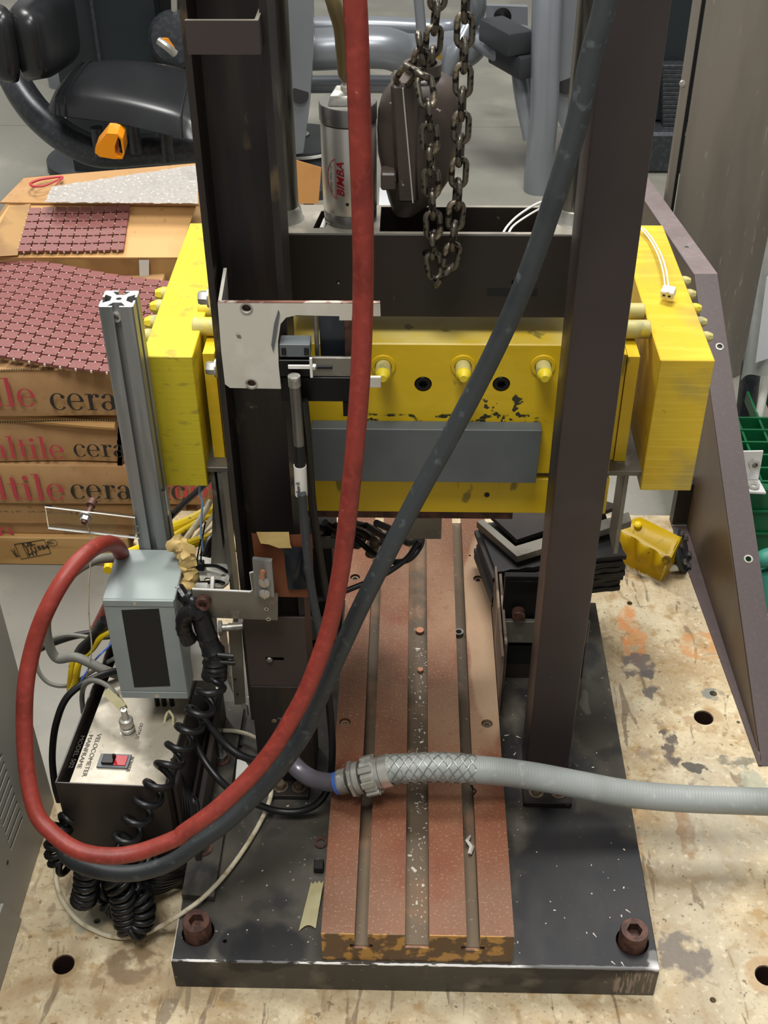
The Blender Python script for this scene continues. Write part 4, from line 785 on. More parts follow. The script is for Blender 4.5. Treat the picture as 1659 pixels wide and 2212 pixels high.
# ------------------------------------------------------------------ arm plate, perforated plate, copper film
YA = .262
arm = thing('mounting_arm', 'grey steel arm plate reaching left from the column with a bright clamp', 'bracket', at(520, 1310, Y=YA))
pp = [(415, 1275), (540, 1281), (546, 1278), (540, 1240), (549, 1238), (552, 1275), (600, 1286), (600, 1340), (420, 1333)]
pts = [at(a, b, Y=YA) for a, b in pp]
part('arm_plate', MB().prism(pts, (0, .004, 0)), m_platesteel, arm)
e_ = MB().tube([p_+Vector((0, .002, .0008)) for p_ in pts[:5]], .0012, 6); part('bright_edge', e_, m_alubright, arm, 'bright bent edge')
c0, c1_, c2, c3 = [at(a, b, Y=YA-.009) for a, b in ((545, 1209), (587, 1213), (593, 1290), (551, 1287))]
part('clamp_plate', MB().quadslab([c3, c2, c1_, c0], .006), m_alu, arm, 'light aluminium clamp plate')
for (px, py, r, mt) in ((568, 1236, .0045, m_copper), (571, 1257, .0075, m_stain), (572, 1281, .0075, m_stain)):
    b = MB(); q = at(px, py, Y=YA-.0092); b.lathe(q, (0, -1, .1), [(r, 0), (r, .001), (r*.85, .003), (r*.3, .0042), (0, .0042)], 20)
    if r > .005: b.box(q.x-.0006, q.x+.0006, q.y-.0048, q.y-.0035, q.z-r*.8, q.z+r*.8)
    else: b.cyl(q, q+Vector((0, -.012, .002)), .0035, seg=14)
    part('clamp_screw', b, mt, arm)
for px, py in ((576, 1315), (580, 1337)):
    q = at(px, py, Y=YA); part('hole_rim', MB().lathe(q, (0, -1, 0), [(.0016, 0), (.003, 0), (.003, .0008), (.0016, .0008)], 16), m_stain, arm)
q = at(441, 1296, Y=YA); b = MB(); capscrew(b, q, (0, -1, .1), .0095, .011); part('socket_screw', b, m_screw, arm, 'rusty socket screw')
cf = thing('copper_film', 'copper-brown flexible sheet with a dark window taped in front of the left column', 'sheet', at(610, 1220, Y=.272))
f0, f1, f2, f3 = [at(a, b, Y=.272) for a, b in ((543, 1151), (674, 1157), (680, 1291), (560, 1288))]
part('film', MB().grid(lambda u, v: (f3.lerp(f2, u)).lerp(f0.lerp(f1, u), v)+Vector((0, .003*sin(u*5)*sin(v*4), 0)), 10, 10, .0012), m_oring, cf)
f0, f1, f2, f3 = [at(a, b, Y=.269) for a, b in ((612, 1180), (658, 1182), (668, 1272), (622, 1274))]
part('dark_window', MB().grid(lambda u, v: (f3.lerp(f2, u)).lerp(f0.lerp(f1, u), v)+Vector((0, -.004*sin(u*3.1)*sin(v*3.1), 0)), 8, 8, .0008), m_film, cf)
tp_ = [(554, 1150), (624, 1150), (627, 1176), (630, 1184), (602, 1184), (580, 1176), (563, 1174)]
part('tape_strip', MB().prism([at(a, b, Y=.2675) for a, b in tp_], (0, .0006, 0)), m_masking, cf, 'torn strip of masking tape')
# perforated plate with cable ties
ZP = .325
hb = MB(); 
for px, py, rx in ((428, 1214, 1), (448, 1252, 1), (483, 1243, .6)):
    q = at(px, py, Z=ZP); hb.cyl((q.x, q.y, ZP-.01), (q.x, q.y, ZP+.01), .0035*rx+.001, seg=14)
pp_ = thing('perforated_plate', 'pale perforated steel plate with two black cable ties behind the junction box', 'metal plate', at(450, 1240, Z=ZP))
part('plate', MB().prism([at(a, b, Z=ZP-.003) for a, b in ((400, 1222), (425, 1203), (470, 1212), (500, 1228), (494, 1262), (482, 1272), (400, 1268))], (0, 0, .003)), m_galv, pp_, holes=hb)
for (a, b, c, d, e, f) in ((432, 1222, 462, 1222, 492, 1236), (422, 1260, 456, 1257, 484, 1260)):
    tie = MB(); q = at(a, b, Z=ZP+.006); tie.box(q.x-.006, q.x+.006, q.y-.005, q.y+.006, ZP+.0005, ZP+.013, .001)
    tie.tube([at(a, b, Z=ZP+.005), at(c, d, Z=ZP+.009), at((c+e)//2, (d+f)//2-2, Z=ZP+.008), at(e, f, Z=ZP+.001)], .0026, 6, sub=5)
    tie.tube([at(a+2, b-4, Z=ZP+.01), at(a+4, b-50, Y=at(a, b, Z=ZP).y), at(a+12, b-95, Y=at(a, b, Z=ZP).y+.01)], .0012, 5, sub=4)
    part('cable_tie', tie, m_blk, pp_, 'black cable tie')
cr_ = MB(); r0 = at(378, 1180, Y=.325); 
cpt = [at(374, 1166, Y=.34), at(392, 1185, Y=.335), at(403, 1208, Y=.33), at(406, 1232, Y=.325), at(410, 1250, Y=.32), at(402, 1266, Y=.315)]
rnd = random.Random(5)
cr_.tube(cpt, .0115, 11, sub=5, rf=lambda t: .85+.15*rnd.random()+(.3 if t > .9 else 0))
for v_ in cr_.bm.verts: v_.co += Vector([.0035*(noise.noise(v_.co*a_+Vector((k_, 0, 0)))) for k_, a_ in ((0, 160), (5, 160), (9, 160))])*1.6
cr_.quadslab([at(372, 1162, Y=.335), at(375, 1195, Y=.33), at(424, 1196, Y=.325), at(420, 1180, Y=.33)], .001)
solo('crumpled_tape', 'crumpled wad of yellowed masking tape beside the slotted post', 'tape', cr_, m_masking, r0, angle=50)
# white switch box with red button, struts
YW = .30
wb = thing('white_switch_box', 'white plastic box with a red button behind the black tape', 'switch box', at(432, 1400, Y=YW))
w = [at(a, b, Y=YW) for a, b in ((392, 1412), (440, 1412), (440, 1478), (398, 1473))]
wx0, wx1 = w[0].x, w[0].x+.031; wz0, wz1 = w[3].z, w[0].z
part('box_body', MB().hexa([(wx0, YW, wz0), (wx1, YW, wz0), (wx1, YW+.05, wz0), (wx0, YW+.05, wz0), (wx0, YW, wz1), (wx1, YW, wz1), (wx1, YW+.085, wz1+.055), (wx0, YW+.085, wz1+.055)], .003), m_white, wb)
part('lid', MB().hexa([(wx1+.0005, YW+.006, wz0), (wx1+.006, YW+.006, wz0), (wx1+.006, YW+.06, wz0), (wx1+.0005, YW+.06, wz0), (wx1+.0005, YW+.006, wz1+.004), (wx1+.006, YW+.006, wz1+.004), (wx1+.006, YW+.092, wz1+.058), (wx1+.0005, YW+.092, wz1+.058)], .001), m_white, wb)
q = at(420, 1345, Y=YW+.055); part('red_button', MB().lathe(q+Vector((0, .012, -.008)), (0, -.55, .8), [(0, 0), (.0085, 0), (.0095, .008), (.008, .013), (.004, .0145), (0, .0145)], 24), m_redb, wb)
sx = thing('steel_strut', 'pale bent steel strut standing right of the white box', 'strut', at(505, 1440, Y=.30))
s0 = [at(a, b, Y=.30) for a, b in ((507, 1522), (530, 1522), (520, 1352), (492, 1350))]
part('strut_plate', MB().quadslab(s0, .004), m_platesteel, sx)
s0 = [at(a, b, Y=.292) for a, b in ((474, 1350), (480, 1365), (500, 1470), (486, 1460))]
part('strut_flange', MB().quadslab([at(478, 1440, Y=.295), at(504, 1500, Y=.30), at(490, 1365, Y=.30), at(474, 1352, Y=.295)], .003), m_galv, sx)
q = at(480, 1357, Y=.292); part('bolt', MB().cyl(q+Vector((0, 0, 0)), q+Vector((.026, .004, 0)), .0048, seg=14).lathe(q+Vector((-.005, 0, 0)), (1, .1, 0), [(0, 0), (.010, 0), (.010, .005), (0, .005)], 6), m_galv, sx)
for a, b in ((508, 1468), (513, 1500)): q = at(a, b, Y=.2995); part('hole', MB().lathe(q, (0, -1, 0), [(0, 0), (.0016, 0), (.0016, .0003), (0, .0003)], 10), m_blackbox, sx)
for i, (xa_, ya_, xb_, yb_, r, lab) in enumerate(((532, 1348, 542, 1550, .0062, 'dark upright rail nearest the pale strut'), (546, 1350, 553, 1480, .003, 'bronze edged rail right of the dark upright rail'))):
    p_ = [at(xa_, ya_, Y=.315), at(xb_, yb_, Y=.315)]
    solo('upright_rail', lab, 'rail', MB().box(p_[0].x-r, p_[0].x+r, .31+.01*i, .32+.01*i, p_[1].z, p_[0].z, .0006), m_velo if i == 0 else m_screw, (p_[0].x, .315, p_[1].z))
q = at(531, 1522, Y=.30); solo('rail_foot_screw', 'small bright screw hanging below the pale strut', 'screw', MB().cyl(q, q+Vector((0, 0, -.02)), .0028, seg=12).lathe(q+Vector((-.002, 0, -.002)), (0, -1, 0), [(0, 0), (.004, 0), (.004, .003), (0, .003)], 12), m_stain, q)
for (xa_, ya_, xb_, yb_, lab) in ((470, 1415, 505, 1418, 'upper short black stub beside the taped bundle'), (470, 1430, 508, 1432, 'lower short black stub beside the taped bundle')):
    p_ = [at(xa_, ya_, Y=.235), at(xb_, yb_, Y=.235)]; solo('cable_stub', lab, 'cable', MB().tube(p_, .0035, 8), m_bundle, p_[0])
# black taped bundle
tb_pts = [at(a, b, Y=y) for a, b, y in ((402, 1285, .27), (425, 1310, .262), (440, 1350, .255), (452, 1388, .25), (462, 1412, .245), (465, 1440, .24), (462, 1464, .235))]
rnd = random.Random(8); tm = MB().tube(tb_pts, .0135, 14, sub=5, rf=lambda t: .75+.35*t+.12*rnd.random()*(1+t))
tm.tube([at(a, b, Y=y) for a, b, y in ((432, 1325, .255), (412, 1322, .25), (398, 1335, .25), (398, 1360, .25), (409, 1384, .25))], .0105, 12, sub=5, rf=lambda t: .9+.14*rnd.random())
tm.tube([at(a, b, Y=y) for a, b, y in ((384, 1268, .29), (398, 1290, .28), (410, 1305, .27))], .0075, 10, sub=4)
solo('taped_bundle', 'lumpy black taped cable bundle bent in front of the white box', 'cable bundle', tm, m_tapeb, tb_pts[3], angle=30)
# coiled cord
def coil(pts, R, r, pitch, ph=0., seg=9, rf=None):
    P = spline(pts, 16); L_ = [0]; u = None; out = []
    for a, b in zip(P, P[1:]): L_.append(L_[-1]+(b-a).length)
    n = int(L_[-1]/pitch*14); i = 0; T0 = (P[1]-P[0]).normalized(); u = T0.orthogonal().normalized()
    for k in range(n+1):
        s_ = L_[-1]*k/n
        while i < len(P)-2 and L_[i+1] < s_: i += 1
        t = (P[i+1]-P[i]).normalized(); c = P[i]+t*(s_-L_[i]); u = (u-t*u.dot(t)).normalized(); w = t.cross(u); a = ph+2*pi*s_/pitch
        RR = R*(rf(k/n) if rf else 1); out.append(c+(u*cos(a)+w*sin(a))*RR)
    return out
cp_ = [at(a, b, Y=y) for a, b, y in ((462, 1466, .215), (455, 1490, .205), (437, 1525, .195), (410, 1570, .185), (380, 1625, .17), (352, 1675, .15), (322, 1725, .135), (292, 1775, .12), (270, 1815, .11), (255, 1845, .105))]
solo('coiled_cord', 'black coiled cord stretching from the taped bundle down across the bronze case', 'cord', MB().tube(coil(cp_, .0145, .0046, .028), .0046, 9), m_rub, cp_[4], angle=60)
cc_ = MB()
for k, (pp2, R, ptc) in enumerate(([[(190, 1868, .09), (188, 1895, .085), (186, 1920, .08), (180, 1945, .08)], .0135, .0105], [[(245, 1890, .085), (262, 1925, .075), (268, 1960, .07), (275, 1995, .065), (285, 2010, .06), (303, 1995, .065), (308, 1960, .075), (295, 1925, .085)], .0135, .0100],
        [[(215, 1925, .10), (250, 1918, .10), (290, 1922, .10), (320, 1935, .10)], .012, .0105], [[(150, 1770, .14), (132, 1790, .13), (120, 1830, .12), (128, 1860, .115), (145, 1872, .11)], .0115, .0125], [[(232, 1950, .09), (245, 1965, .085), (270, 1945, .085)], .011, .0105], [[(262, 1830, .115), (300, 1850, .12), (330, 1870, .12)], .012, .0105])):
    cc_.tube(coil([at(*q[:2], Y=q[2]) for q in pp2], R, .0046, ptc, k), .0046, 8)
solo('cord_tangle', 'dense tangle of black coiled cord hanging below the hoses at lower left', 'cord', cc_, m_rub, at(270, 1930, Y=.08), angle=60)
cb = MB(); rnd = random.Random(2)
for k in range(9):
    o_ = rnd.uniform(-10, 10)
    cb.tube([at(375+k*4, 1640+10*k, Y=.20), at(385+k*5, 1740, Y=.18), at(400+k*2+o_*.4, 1830, Y=.16), at(388+k*3, 1900-k*4, Y=.14), at(330+k*4, 1930-k*7, Y=.12), at(285+k*3, 1925-k*6, Y=.12)], .0042, 8, sub=6)
solo('cable_coil', 'thick bunch of black cables curving under the right side of the bronze case', 'cable bundle', cb, m_bundle, at(380, 1850, Y=.16))

# ------------------------------------------------------------------ small plate with studs on the base plate
ZS = T+.0115
sp0 = thing('small_plate', 'thin dark plate with nuts lying on the left edge of the base plate', 'metal plate', at(430, 1850, Z=T))
A_ = [at(a, b, Z=ZS) for a, b in ((392, 1932), (462, 1937), (490, 1760), (430, 1745))]
part('plate', MB().prism([p_ for p_ in (A_[0], A_[1], Vector((A_[1].x, .43, ZS)), Vector((A_[0].x, .43, ZS)))], (0, 0, -.0112)), m_plate, sp0)
for px, py in ((438, 1833), (478, 1640)):
    q = at(px, py, Z=ZS); b = MB().lathe((q.x, q.y, ZS), (0, 0, 1), [(0, 0), (.0135, 0), (.0135, .0025), (0, .0025)], 24); part('washer', b, m_screw, sp0, 'rusty washer')
    b = MB().lathe((q.x, q.y, ZS+.0026), (0, 0, 1), [(0, 0), (.0095, 0), (.0095, .008), (0, .008)], 6).cyl((q.x, q.y, ZS+.01), (q.x, q.y, ZS+(.045 if py > 1700 else .06)), .004, seg=12); part('stud', b, m_steel, sp0)
solo('white_offcut', 'small white rounded plastic offcut standing beside the red hose', 'offcut', MB().prism([at(a, b, Z=T+.03) for a, b in ((508, 1690), (512, 1640), (528, 1642), (537, 1655), (533, 1672))], (0, 0, -.004)), m_white, at(520, 1665, Z=T+.026))
q = at(693, 1822, Z=T); solo('rusty_washer', 'rusty flat ring lying left of the slotted table', 'washer', MB().lathe((q.x, q.y, T+.0003), (0, 0, 1), [(.0055, 0), (.009, 0), (.009, .002), (.0055, .002), (.0055, 0)], 28), m_screw, (q.x, q.y, T))
q = at(690, 1878, Z=T); solo('black_block', 'small black rubber block left of the slotted table', 'block', MB().box(q.x-.007, q.x+.006, q.y-.007, q.y+.008, T+.0003, T+.012, .001), m_blackbox, (q.x, q.y, T))
ts = [at(a, b, Z=z) for a, b, z in ((672, 1903, .066), (698, 1905, .075), (697, 1950, .078), (680, 2008, .064), (664, 2002, .062), (645, 2012, .0605), (654, 1960, .063))]
ft = MB(); c0, c1_, c2, c3, c4, c5 = [at(*q) if False else None for q in range(6)] if False else (None,)*6
def tg_(u, v):
    l_ = at(672-27*v, 1905+107*v, Z=.0635-.002*v); r_ = at(699-17*v, 1903+103*v, Z=.0745-.012*v); p_ = l_.lerp(r_, u)
    if v > .99: p_ += Vector((0, .006*sin(pi*u), 0))
    if v < .01: p_ += Vector((0, -.004*abs(sin(3*pi*u)), 0))
    return p_+Vector((0, 0, .0015*sin(u*3)))
solo('paper_tape', 'torn strip of cream tape lying left of the slotted table front', 'tape', ft.grid(tg_, 6, 10, .0005), m_tag, at(670, 1960, Z=T))

# ------------------------------------------------------------------ white bracket with sensor parts
YB2 = .258
wbk = thing('white_bracket', 'chipped white steel angle bracket bolted across the left column', 'bracket', at(640, 750, Y=YB2))
out = [(470, 655), (600, 655), (821, 656), (822, 683), (760, 683), (760, 692), (733, 692), (733, 683), (640, 681), (618, 686), (606, 700), (600, 740), (602, 790), (607, 840), (497, 838), (486, 830), (478, 760)]
hb = MB()
for a, b in ((532, 667), (543, 829)):
    q = at(a, b, Y=YB2); hb.cyl((q.x, YB2-.01, q.z), (q.x, YB2+.02, q.z), .0048, seg=20)
part('bracket_plate', MB().prism([at(a, b, Y=YB2) for a, b in out], (0, .004, 0)), m_whitep, wbk, holes=hb)
tpe = MB().prism([at(a, b, Y=YB2) for a, b in ((470, 654.5), (821, 655.5), (821, 654), (470, 653))], (0, .0045, 0)); part('top_edge', tpe, m_rustedge, wbk, 'rusty top edge')
z_ = at(480, 654, Y=YB2).z; zb_ = at(486, 830, Y=YB2).z; xl_ = at(470, 655, Y=YB2).x
part('side_flange', MB().hexa([(xl_, YB2+.004, zb_+.01), (xl_+.0035, YB2+.004, zb_+.01), (xl_+.0035, YB2+.03, zb_+.01), (xl_, YB2+.03, zb_+.01), (xl_, YB2+.004, z_), (xl_+.0035, YB2+.004, z_), (xl_+.0035, YB2+.055, z_+.012), (xl_, YB2+.055, z_+.012)]), m_whitep, wbk)
for a, b in ((532, 667), (543, 829)):
    q = at(a, b, Y=YB2); part('hole_rim', MB().lathe(q+Vector((0, .0001, 0)), (0, -1, 0), [(.005, 0), (.0068, 0), (.0068, .0006), (.005, .0006)], 20), m_galv, wbk)
    part('deep_screw', MB().cyl(q+Vector((0, .006, 0)), q+Vector((0, .012, 0)), .0045), m_screw, wbk)
k_ = [at(*q, Y=YB2-.0012) for q in ((601, 670), (604, 676), (596, 730), (590, 760), (586, 745), (592, 700))]
part('gouge', MB().prism(k_, (0, .001, 0)), m_grey, wbk, 'scraped bare gouge')
sl_ = thing('sensor_carrier', 'dark grey slotted sensor carrier under the white bracket', 'sensor mount', at(650, 790, Y=.262))
def qbox(x0, y0, x1, y1, Yf, th): 
    a, b = at(x0, y0, Y=Yf), at(x1, y1, Y=Yf); c, d = at(x1, y0, Y=Yf), at(x0, y1, Y=Yf)
    return MB().box((a.x+d.x)/2, (b.x+c.x)/2, Yf, Yf+th, b.z, a.z, .0006)
part('carrier_plate', qbox(606, 815, 770, 868, .266, .006), m_blk, sl_)
part('upper_rail', qbox(604, 772, 770, 814, .268, .004), m_platesteel, sl_)
part('slot_mark', qbox(681, 791, 718, 798, .2665, .0012), m_blackbox, sl_)
part('sensor_body', qbox(604, 744, 670, 772, .260, .02), m_grey, sl_, 'grey sensor body')
part('sensor_face', qbox(603, 778, 671, 814, .258, .01), m_blk, sl_, 'black sensor face')
for a in (613, 662): part('bore', qbox(a-5, 752, a+5, 768, .2592, .0005), m_blackbox, sl_)
part('latch', qbox(622, 789, 674, 798, .252, .002), m_white, sl_, 'white latch tongue').data
part('latch_end', qbox(669, 774, 675, 817, .251, .003), m_white, sl_)
b = MB(); q = at(677, 793, Y=.255); b.lathe(q, (1, -.2, 0), [(0, 0), (.004, 0), (.0035, .003), (0, .004)], 14); part('latch_screw', b, m_stain, sl_)
part('rear_panel', qbox(691, 676, 757, 790, .290, .004), m_film, sl_, 'dark glossy panel behind')
part('left_rod', qbox(679, 672, 688, 790, .282, .006), m_steel, sl_)
part('right_post', qbox(745, 690, 762, 815, .280, .012), m_screw, sl_)
part('bracket_tab', qbox(799, 815, 823, 838, .258, .004), m_whitep, sl_, 'white painted tab')
part('lug', qbox(741, 868, 757, 900, .27, .008), m_blk, sl_)
sr_ = thing('sensor_rod', 'grey sensor rod with a white printed sleeve hanging from the sensor carrier', 'sensor', at(638, 810, Y=.245))
rp_ = [at(a, b, Y=.245) for a, b in ((635, 812), (638, 850), (642, 900), (646, 960), (648, 1005), (651, 1068))]
def segp(i, j): return rp_[i:j+1]
part('rod_tip', MB().tube([rp_[0], rp_[0].lerp(rp_[1], .55)], .0068, 14), m_galv, sr_)
part('rod_body', MB().tube([rp_[0].lerp(rp_[1], .55)]+rp_[1:4], .0062, 14, sub=4), m_steel, sr_)
part('rod_boot', MB().tube(rp_[3:5], .0064, 14), m_bundle, sr_)
part('printed_sleeve', MB().tube(rp_[4:6], .0072, 16), m_white, sr_, 'white printed sleeve')
nrm = Vector((0, -1, 0)); ud = (rp_[4]-rp_[5]).normalized(); 
text('Rev R', m_ink, sr_, rp_[5].lerp(rp_[4], .18)+Vector((-.0005, -.0073, 0)), ud, Vector((-1, 0, 0)), .0065, 'sleeve_lettering')

# ------------------------------------------------------------------ parts under the beam
bs = thing('plate_stack', 'stack of black rubber plates under the yellow beam, turned at an angle', 'stack', at(1200, 1220, Z=.16))
ZK = .205
A0 = at(1070, 1236, Z=ZK); B0 = at(1352, 1200, Z=ZK); D0 = at(1030, 1132, Z=ZK); dA = D0-A0; E0 = B0+dA*.9
rnd = random.Random(4)
for k in range(7):
    z = .135+k*.010; o_ = Vector((rnd.uniform(-.004, .004), rnd.uniform(-.004, .004), 0)); zz = Vector((0, 0, z-ZK))
    nb = 18; low = [A0.lerp(B0, i/nb)+Vector((0, rnd.uniform(-.0015, .0015), 0)) for i in range(nb+1)]
    sd = [B0.lerp(E0, i/8)+Vector((rnd.uniform(-.002, .002), 0, 0)) for i in range(1, 9)]
    part('rubber_plate', MB().prism([p_+o_+zz for p_ in low+sd+[D0]], (0, 0, .0085)), m_lam, bs)
vf = thing('v_frame', 'pale grey V-shaped steel bar lying on the black plates under the beam', 'bar', at(1117, 1190, Z=ZK+.01))
zv = .2125
v = [at(a, b, Z=zv+.012) for a, b in ((1044, 1122), (1113, 1180), (1358, 1106), (1362, 1116), (1117, 1202), (1030, 1126))]
part('steel_bar', MB().prism([v[0], v[1], v[2], v[3]+Vector((0, -.012, 0)), v[4], v[5]], (0, 0, -.012)), m_platesteel, vf)
v = [at(a, b, Z=zv+.001) for a, b in ((1060, 1122), (1116, 1174), (1340, 1100), (1200, 1060))]
solo('inner_plate', 'dark red-brown plate inside the pale V-shaped bar', 'plate', MB().prism(v, (0, 0, .008)), m_velo, v[0])
for sgn, xa_, xb_ in ((-1, -.166, -.122), (1, .1295, .262)):
    bx = thing('support_block', 'black support block with grey steel band '+('left of the slotted table' if sgn < 0 else 'right of the slotted table, behind the right column'), 'support block', ((xa_+xb_)/2, .52, T))
    zt_ = .128 if sgn > 0 else .30
    part('block_body', MB().box(xa_, xb_, .50, .68, T+.0005, .128, .001), m_blackbox, bx)
    part('upper_plate', MB().box(xa_+.002, xb_-.002, .505, .62, .129, .1335 if sgn > 0 else .34, .0005), m_blackbox, bx)
    part('steel_band', MB().box(xa_, xb_, .492, .4995, .143, .187, .0008), m_platesteel, bx, 'grey steel band')
    if sgn < 0: part('steel_band', MB().box(xa_, xb_+.01, .492, .4995, .325, .343, .0008), m_platesteel, bx, 'grey steel band')
    if sgn > 0:
        q = at(1120, 1328, Y=.49); part('round_button', MB().cyl((q.x, .4995, q.z), (q.x, .484, q.z), .0098, seg=24, bv=.0015), m_screw, bx, 'rusty brown round head')
        part('face_plate', MB().box(xa_, xb_, .5, .504, .19, .132+.0001 if False else .133, 0) if False else MB().box(xa_+.004, xb_-.004, .4998, .5035, T+.001, T+.03), m_dark, bx)
        part('gloss_tape', MB().box(xa_+.008, xb_-.06, .503, .5048, .235, .258, .0005), m_tapeb, bx)
        part('rear_face', MB().box(xa_+.001, xb_-.001, .505, .515, .134, .265), m_blackbox, bx)
solo('wooden_board', 'weathered narrow wooden board standing along the right edge of the slotted table', 'board', MB().box(.1225, .1265, .40, .60, T+.0005, .205, .0006).box(.1290, .1335, .43, .60, T+.0005, .20, .0006), m_woody, (.126, .48, T))
gp = thing('grey_chip_plate', 'small grey steel plate hanging under the middle of the beam', 'plate', at(915, 1148, Y=.47))
q0, q1 = at(872, 1130, Y=.45), at(953, 1165, Y=.45); part('plate', MB().box(q0.x, q1.x, .45, .456, q1.z, .4295, .0005), m_platesteel, gp)
rnd = random.Random(9); wm = MB()
for k in range(7):
    x = 720+k*22; wm.tube([at(x-40, 1128+rnd.uniform(0, 12), Y=.50), at(x, 1140+rnd.uniform(0, 25), Y=.52), at(x+30, 1165+rnd.uniform(-10, 18), Y=.53), at(x+55, 1150+rnd.uniform(-10, 14), Y=.56)], .005, 8, sub=5)
solo('cable_bundle', 'tangle of black cables and fittings hanging under the left half of the beam', 'cable bundle', wm, m_bundle, at(780, 1150, Y=.52))
b = MB(); q = at(800, 1185, Y=.50)
b.lathe(q+Vector((0, 0, -.012)), (.2, 0, 1), [(0, 0), (.008, 0), (.008, .012), (.010, .013), (.010, .02), (.006, .021), (.006, .03), (0, .03)], 14)
solo('dark_coupling', 'small dark metal coupling among the cables under the beam', 'fitting', b, m_slot, q)

# ------------------------------------------------------------------ yellow valve on the bed plate
yv = thing('yellow_valve', 'ribbed yellow cast housing lying on the bed plate behind the right column', 'valve', at(1410, 1200, Z=0))
R_ = lambda a, b, z: at(a, b, Z=z)
L = [(1340, 1140), (1357, 1128), (1375, 1118), (1395, 1116), (1415, 1126), (1440, 1140), (1468, 1156), (1474, 1172), (1474, 1196), (1462, 1222), (1440, 1240), (1424, 1255)]
zt_ = .075
top = [R_(a, b, zt_) for a, b in ((1338, 1139), (1384, 1117), (1466, 1157), (1466, 1196), (1446, 1206))]
fr = MB()
p0, p1, p2, p3 = R_(1338, 1142, zt_), R_(1384, 1117, zt_+.004), R_(1470, 1160, zt_), R_(1446, 1206, .055)
b0, b1, b2, b3 = R_(1342, 1215, .010), R_(1398, 1190, .004), R_(1476, 1205, .004), R_(1424, 1254, .004)
def vs(u, v_):
    u_ = u; tpt = [p0, p0.lerp(p1, .25)+Vector((0, 0, 0))]
    a = p0.lerp(p3, u_); b = b0.lerp(b3, u_); q = a.lerp(b, v_); n = Vector((-.5, -.8, .3)).normalized()
    q = q+n*(.013*(abs(sin(u_*pi*2.6+.5))**1.5)*sin(pi*min(1, v_*1.1+.1)))
    if v_ > .95: q += Vector((0, 0, rnd.uniform(-.002, .002)))
    return q
part('ribbed_side', fr.grid(vs, 40, 10, .004), m_valve, yv, 'ribbed yellow side', angle=60)
part('top_shell', MB().grid(lambda u, v_: p0.lerp(p3, u).lerp(p1.lerp(p2, u), v_)+Vector((0, 0, .006*sin(pi*v_)*(1-.3*u))), 12, 8, .004), m_valve, yv, angle=60)
part('end_wall', MB().hexa([b3, b2, b2+Vector((.003, .002, 0)), b3+Vector((.003, 0, 0)), p3, p2, p2+Vector((.003, .002, 0)), p3+Vector((.003, 0, 0))]), m_valve, yv)
q = R_(1441, 1207, .052); part('bolt_boss', MB().lathe(q+Vector((-.001, -.004, 0)), (-.3, -.8, .35), [(.0055, 0), (.0088, 0), (.0088, .004), (.0055, .004), (.0055, 0)], 20).lathe(q+Vector((-.001, -.004, 0)), (-.3, -.8, .35), [(0, 0), (.0053, 0), (.0053, .001), (0, .001)], 20), m_brass, yv)
q = R_(1378, 1133, .085); part('cap_bump', MB().lathe(q, (-.2, -.3, 1), [(.0075, -.004), (.007, .001), (.0045, .003), (0, .0035)], 20), m_valve, yv)
q = R_(1467, 1190, .03); fc = MB()
n_ = Vector((.82, -.2, .35)).normalized()
part('dark_flange', MB().lathe(q-n_*.002, n_, [(0, 0), (.038, 0), (.041, .003), (.040, .009), (.034, .012), (0, .012)], 28), m_darkrub, yv, 'dark rubber flange')
for k in range(6):
    a = k*pi/3+.3; u = n_.orthogonal().normalized(); w = n_.cross(u); c = q+n_*.010+(u*cos(a)+w*sin(a))*.030
    part('flange_bolt', MB().lathe(c, n_, [(0, 0), (.0055, 0), (.0055, .005), (0, .005)], 6), m_steel, yv)
q2 = R_(1447, 1228, .012); part('white_plug', MB().cyl(q2, q2+n_*.016, .0065, seg=16), m_white, yv)

# ------------------------------------------------------------------ brown frame bracket on the right
XG = .52; XG2 = .5625
kz = at(1508, 592, X=XG); bk = at(1398, 425, X=XG); 
Yf, Yk, Zk, Yb, Zb = .378, kz.y, kz.z, 1.99, .305
gb = thing('frame_bracket', 'large purple-brown folded steel bracket running back along the right edge of the bed plate', 'bracket', (XG, .8, 0))
gb.rotation_euler.z = radians(1.)
hb = MB()
part('web', MB().prism([(XG, Yf+.03, .0015), (XG, Yk-.002, Zk-.004), (XG, Yb, Zb-.004), (XG, Yb, .0), (XG, 1.0, .0015)], (.003, 0, 0)), m_web, gb, 'bronze-toned side web')
fd = Vector((0, Yk-Yf, Zk)).normalized(); fn = Vector((0, -fd.z, fd.y))
hb = MB()
def onf(px, py):   # point on the sloping face
    n = fn; p0 = Vector((XG, Yf, 0)); d = at(px, py, X=XG)-CAM; t = (p0-CAM).dot(n)/d.dot(n); return CAM+d*t
hp_ = [onf(1560, 749), onf(1614, 1208)]
for q in hp_: hb.cyl(q-fn*.02, q+fn*.02, .0045, seg=20)
part('front_flange', MB().quadslab([(XG, Yf, .0005), (XG2, Yf, .0005), (XG2, Yk, Zk), (XG, Yk, Zk)], .003), m_gus, gb, holes=hb)
for q in hp_: part('hole_rim', MB().lathe(q+fn*.0001, fn, [(.0048, 0), (.0075, 0), (.0075, .0008), (.0048, .0008)], 24), m_galv, gb, 'bare metal rim')
hb = MB(); d = at(1482, 503, Z=Zk); tn = Vector((0, -(Zb-Zk), Yb-Yk)).normalized(); fy = (d.y-Yk)/(Yb-Yk); q = Vector((XG+.021, d.y-.02, Zk+(Zb-Zk)*((d.y-.02-Yk)/(Yb-Yk))))
hb.cyl(q-tn*.02, q+tn*.02, .0042, seg=20)
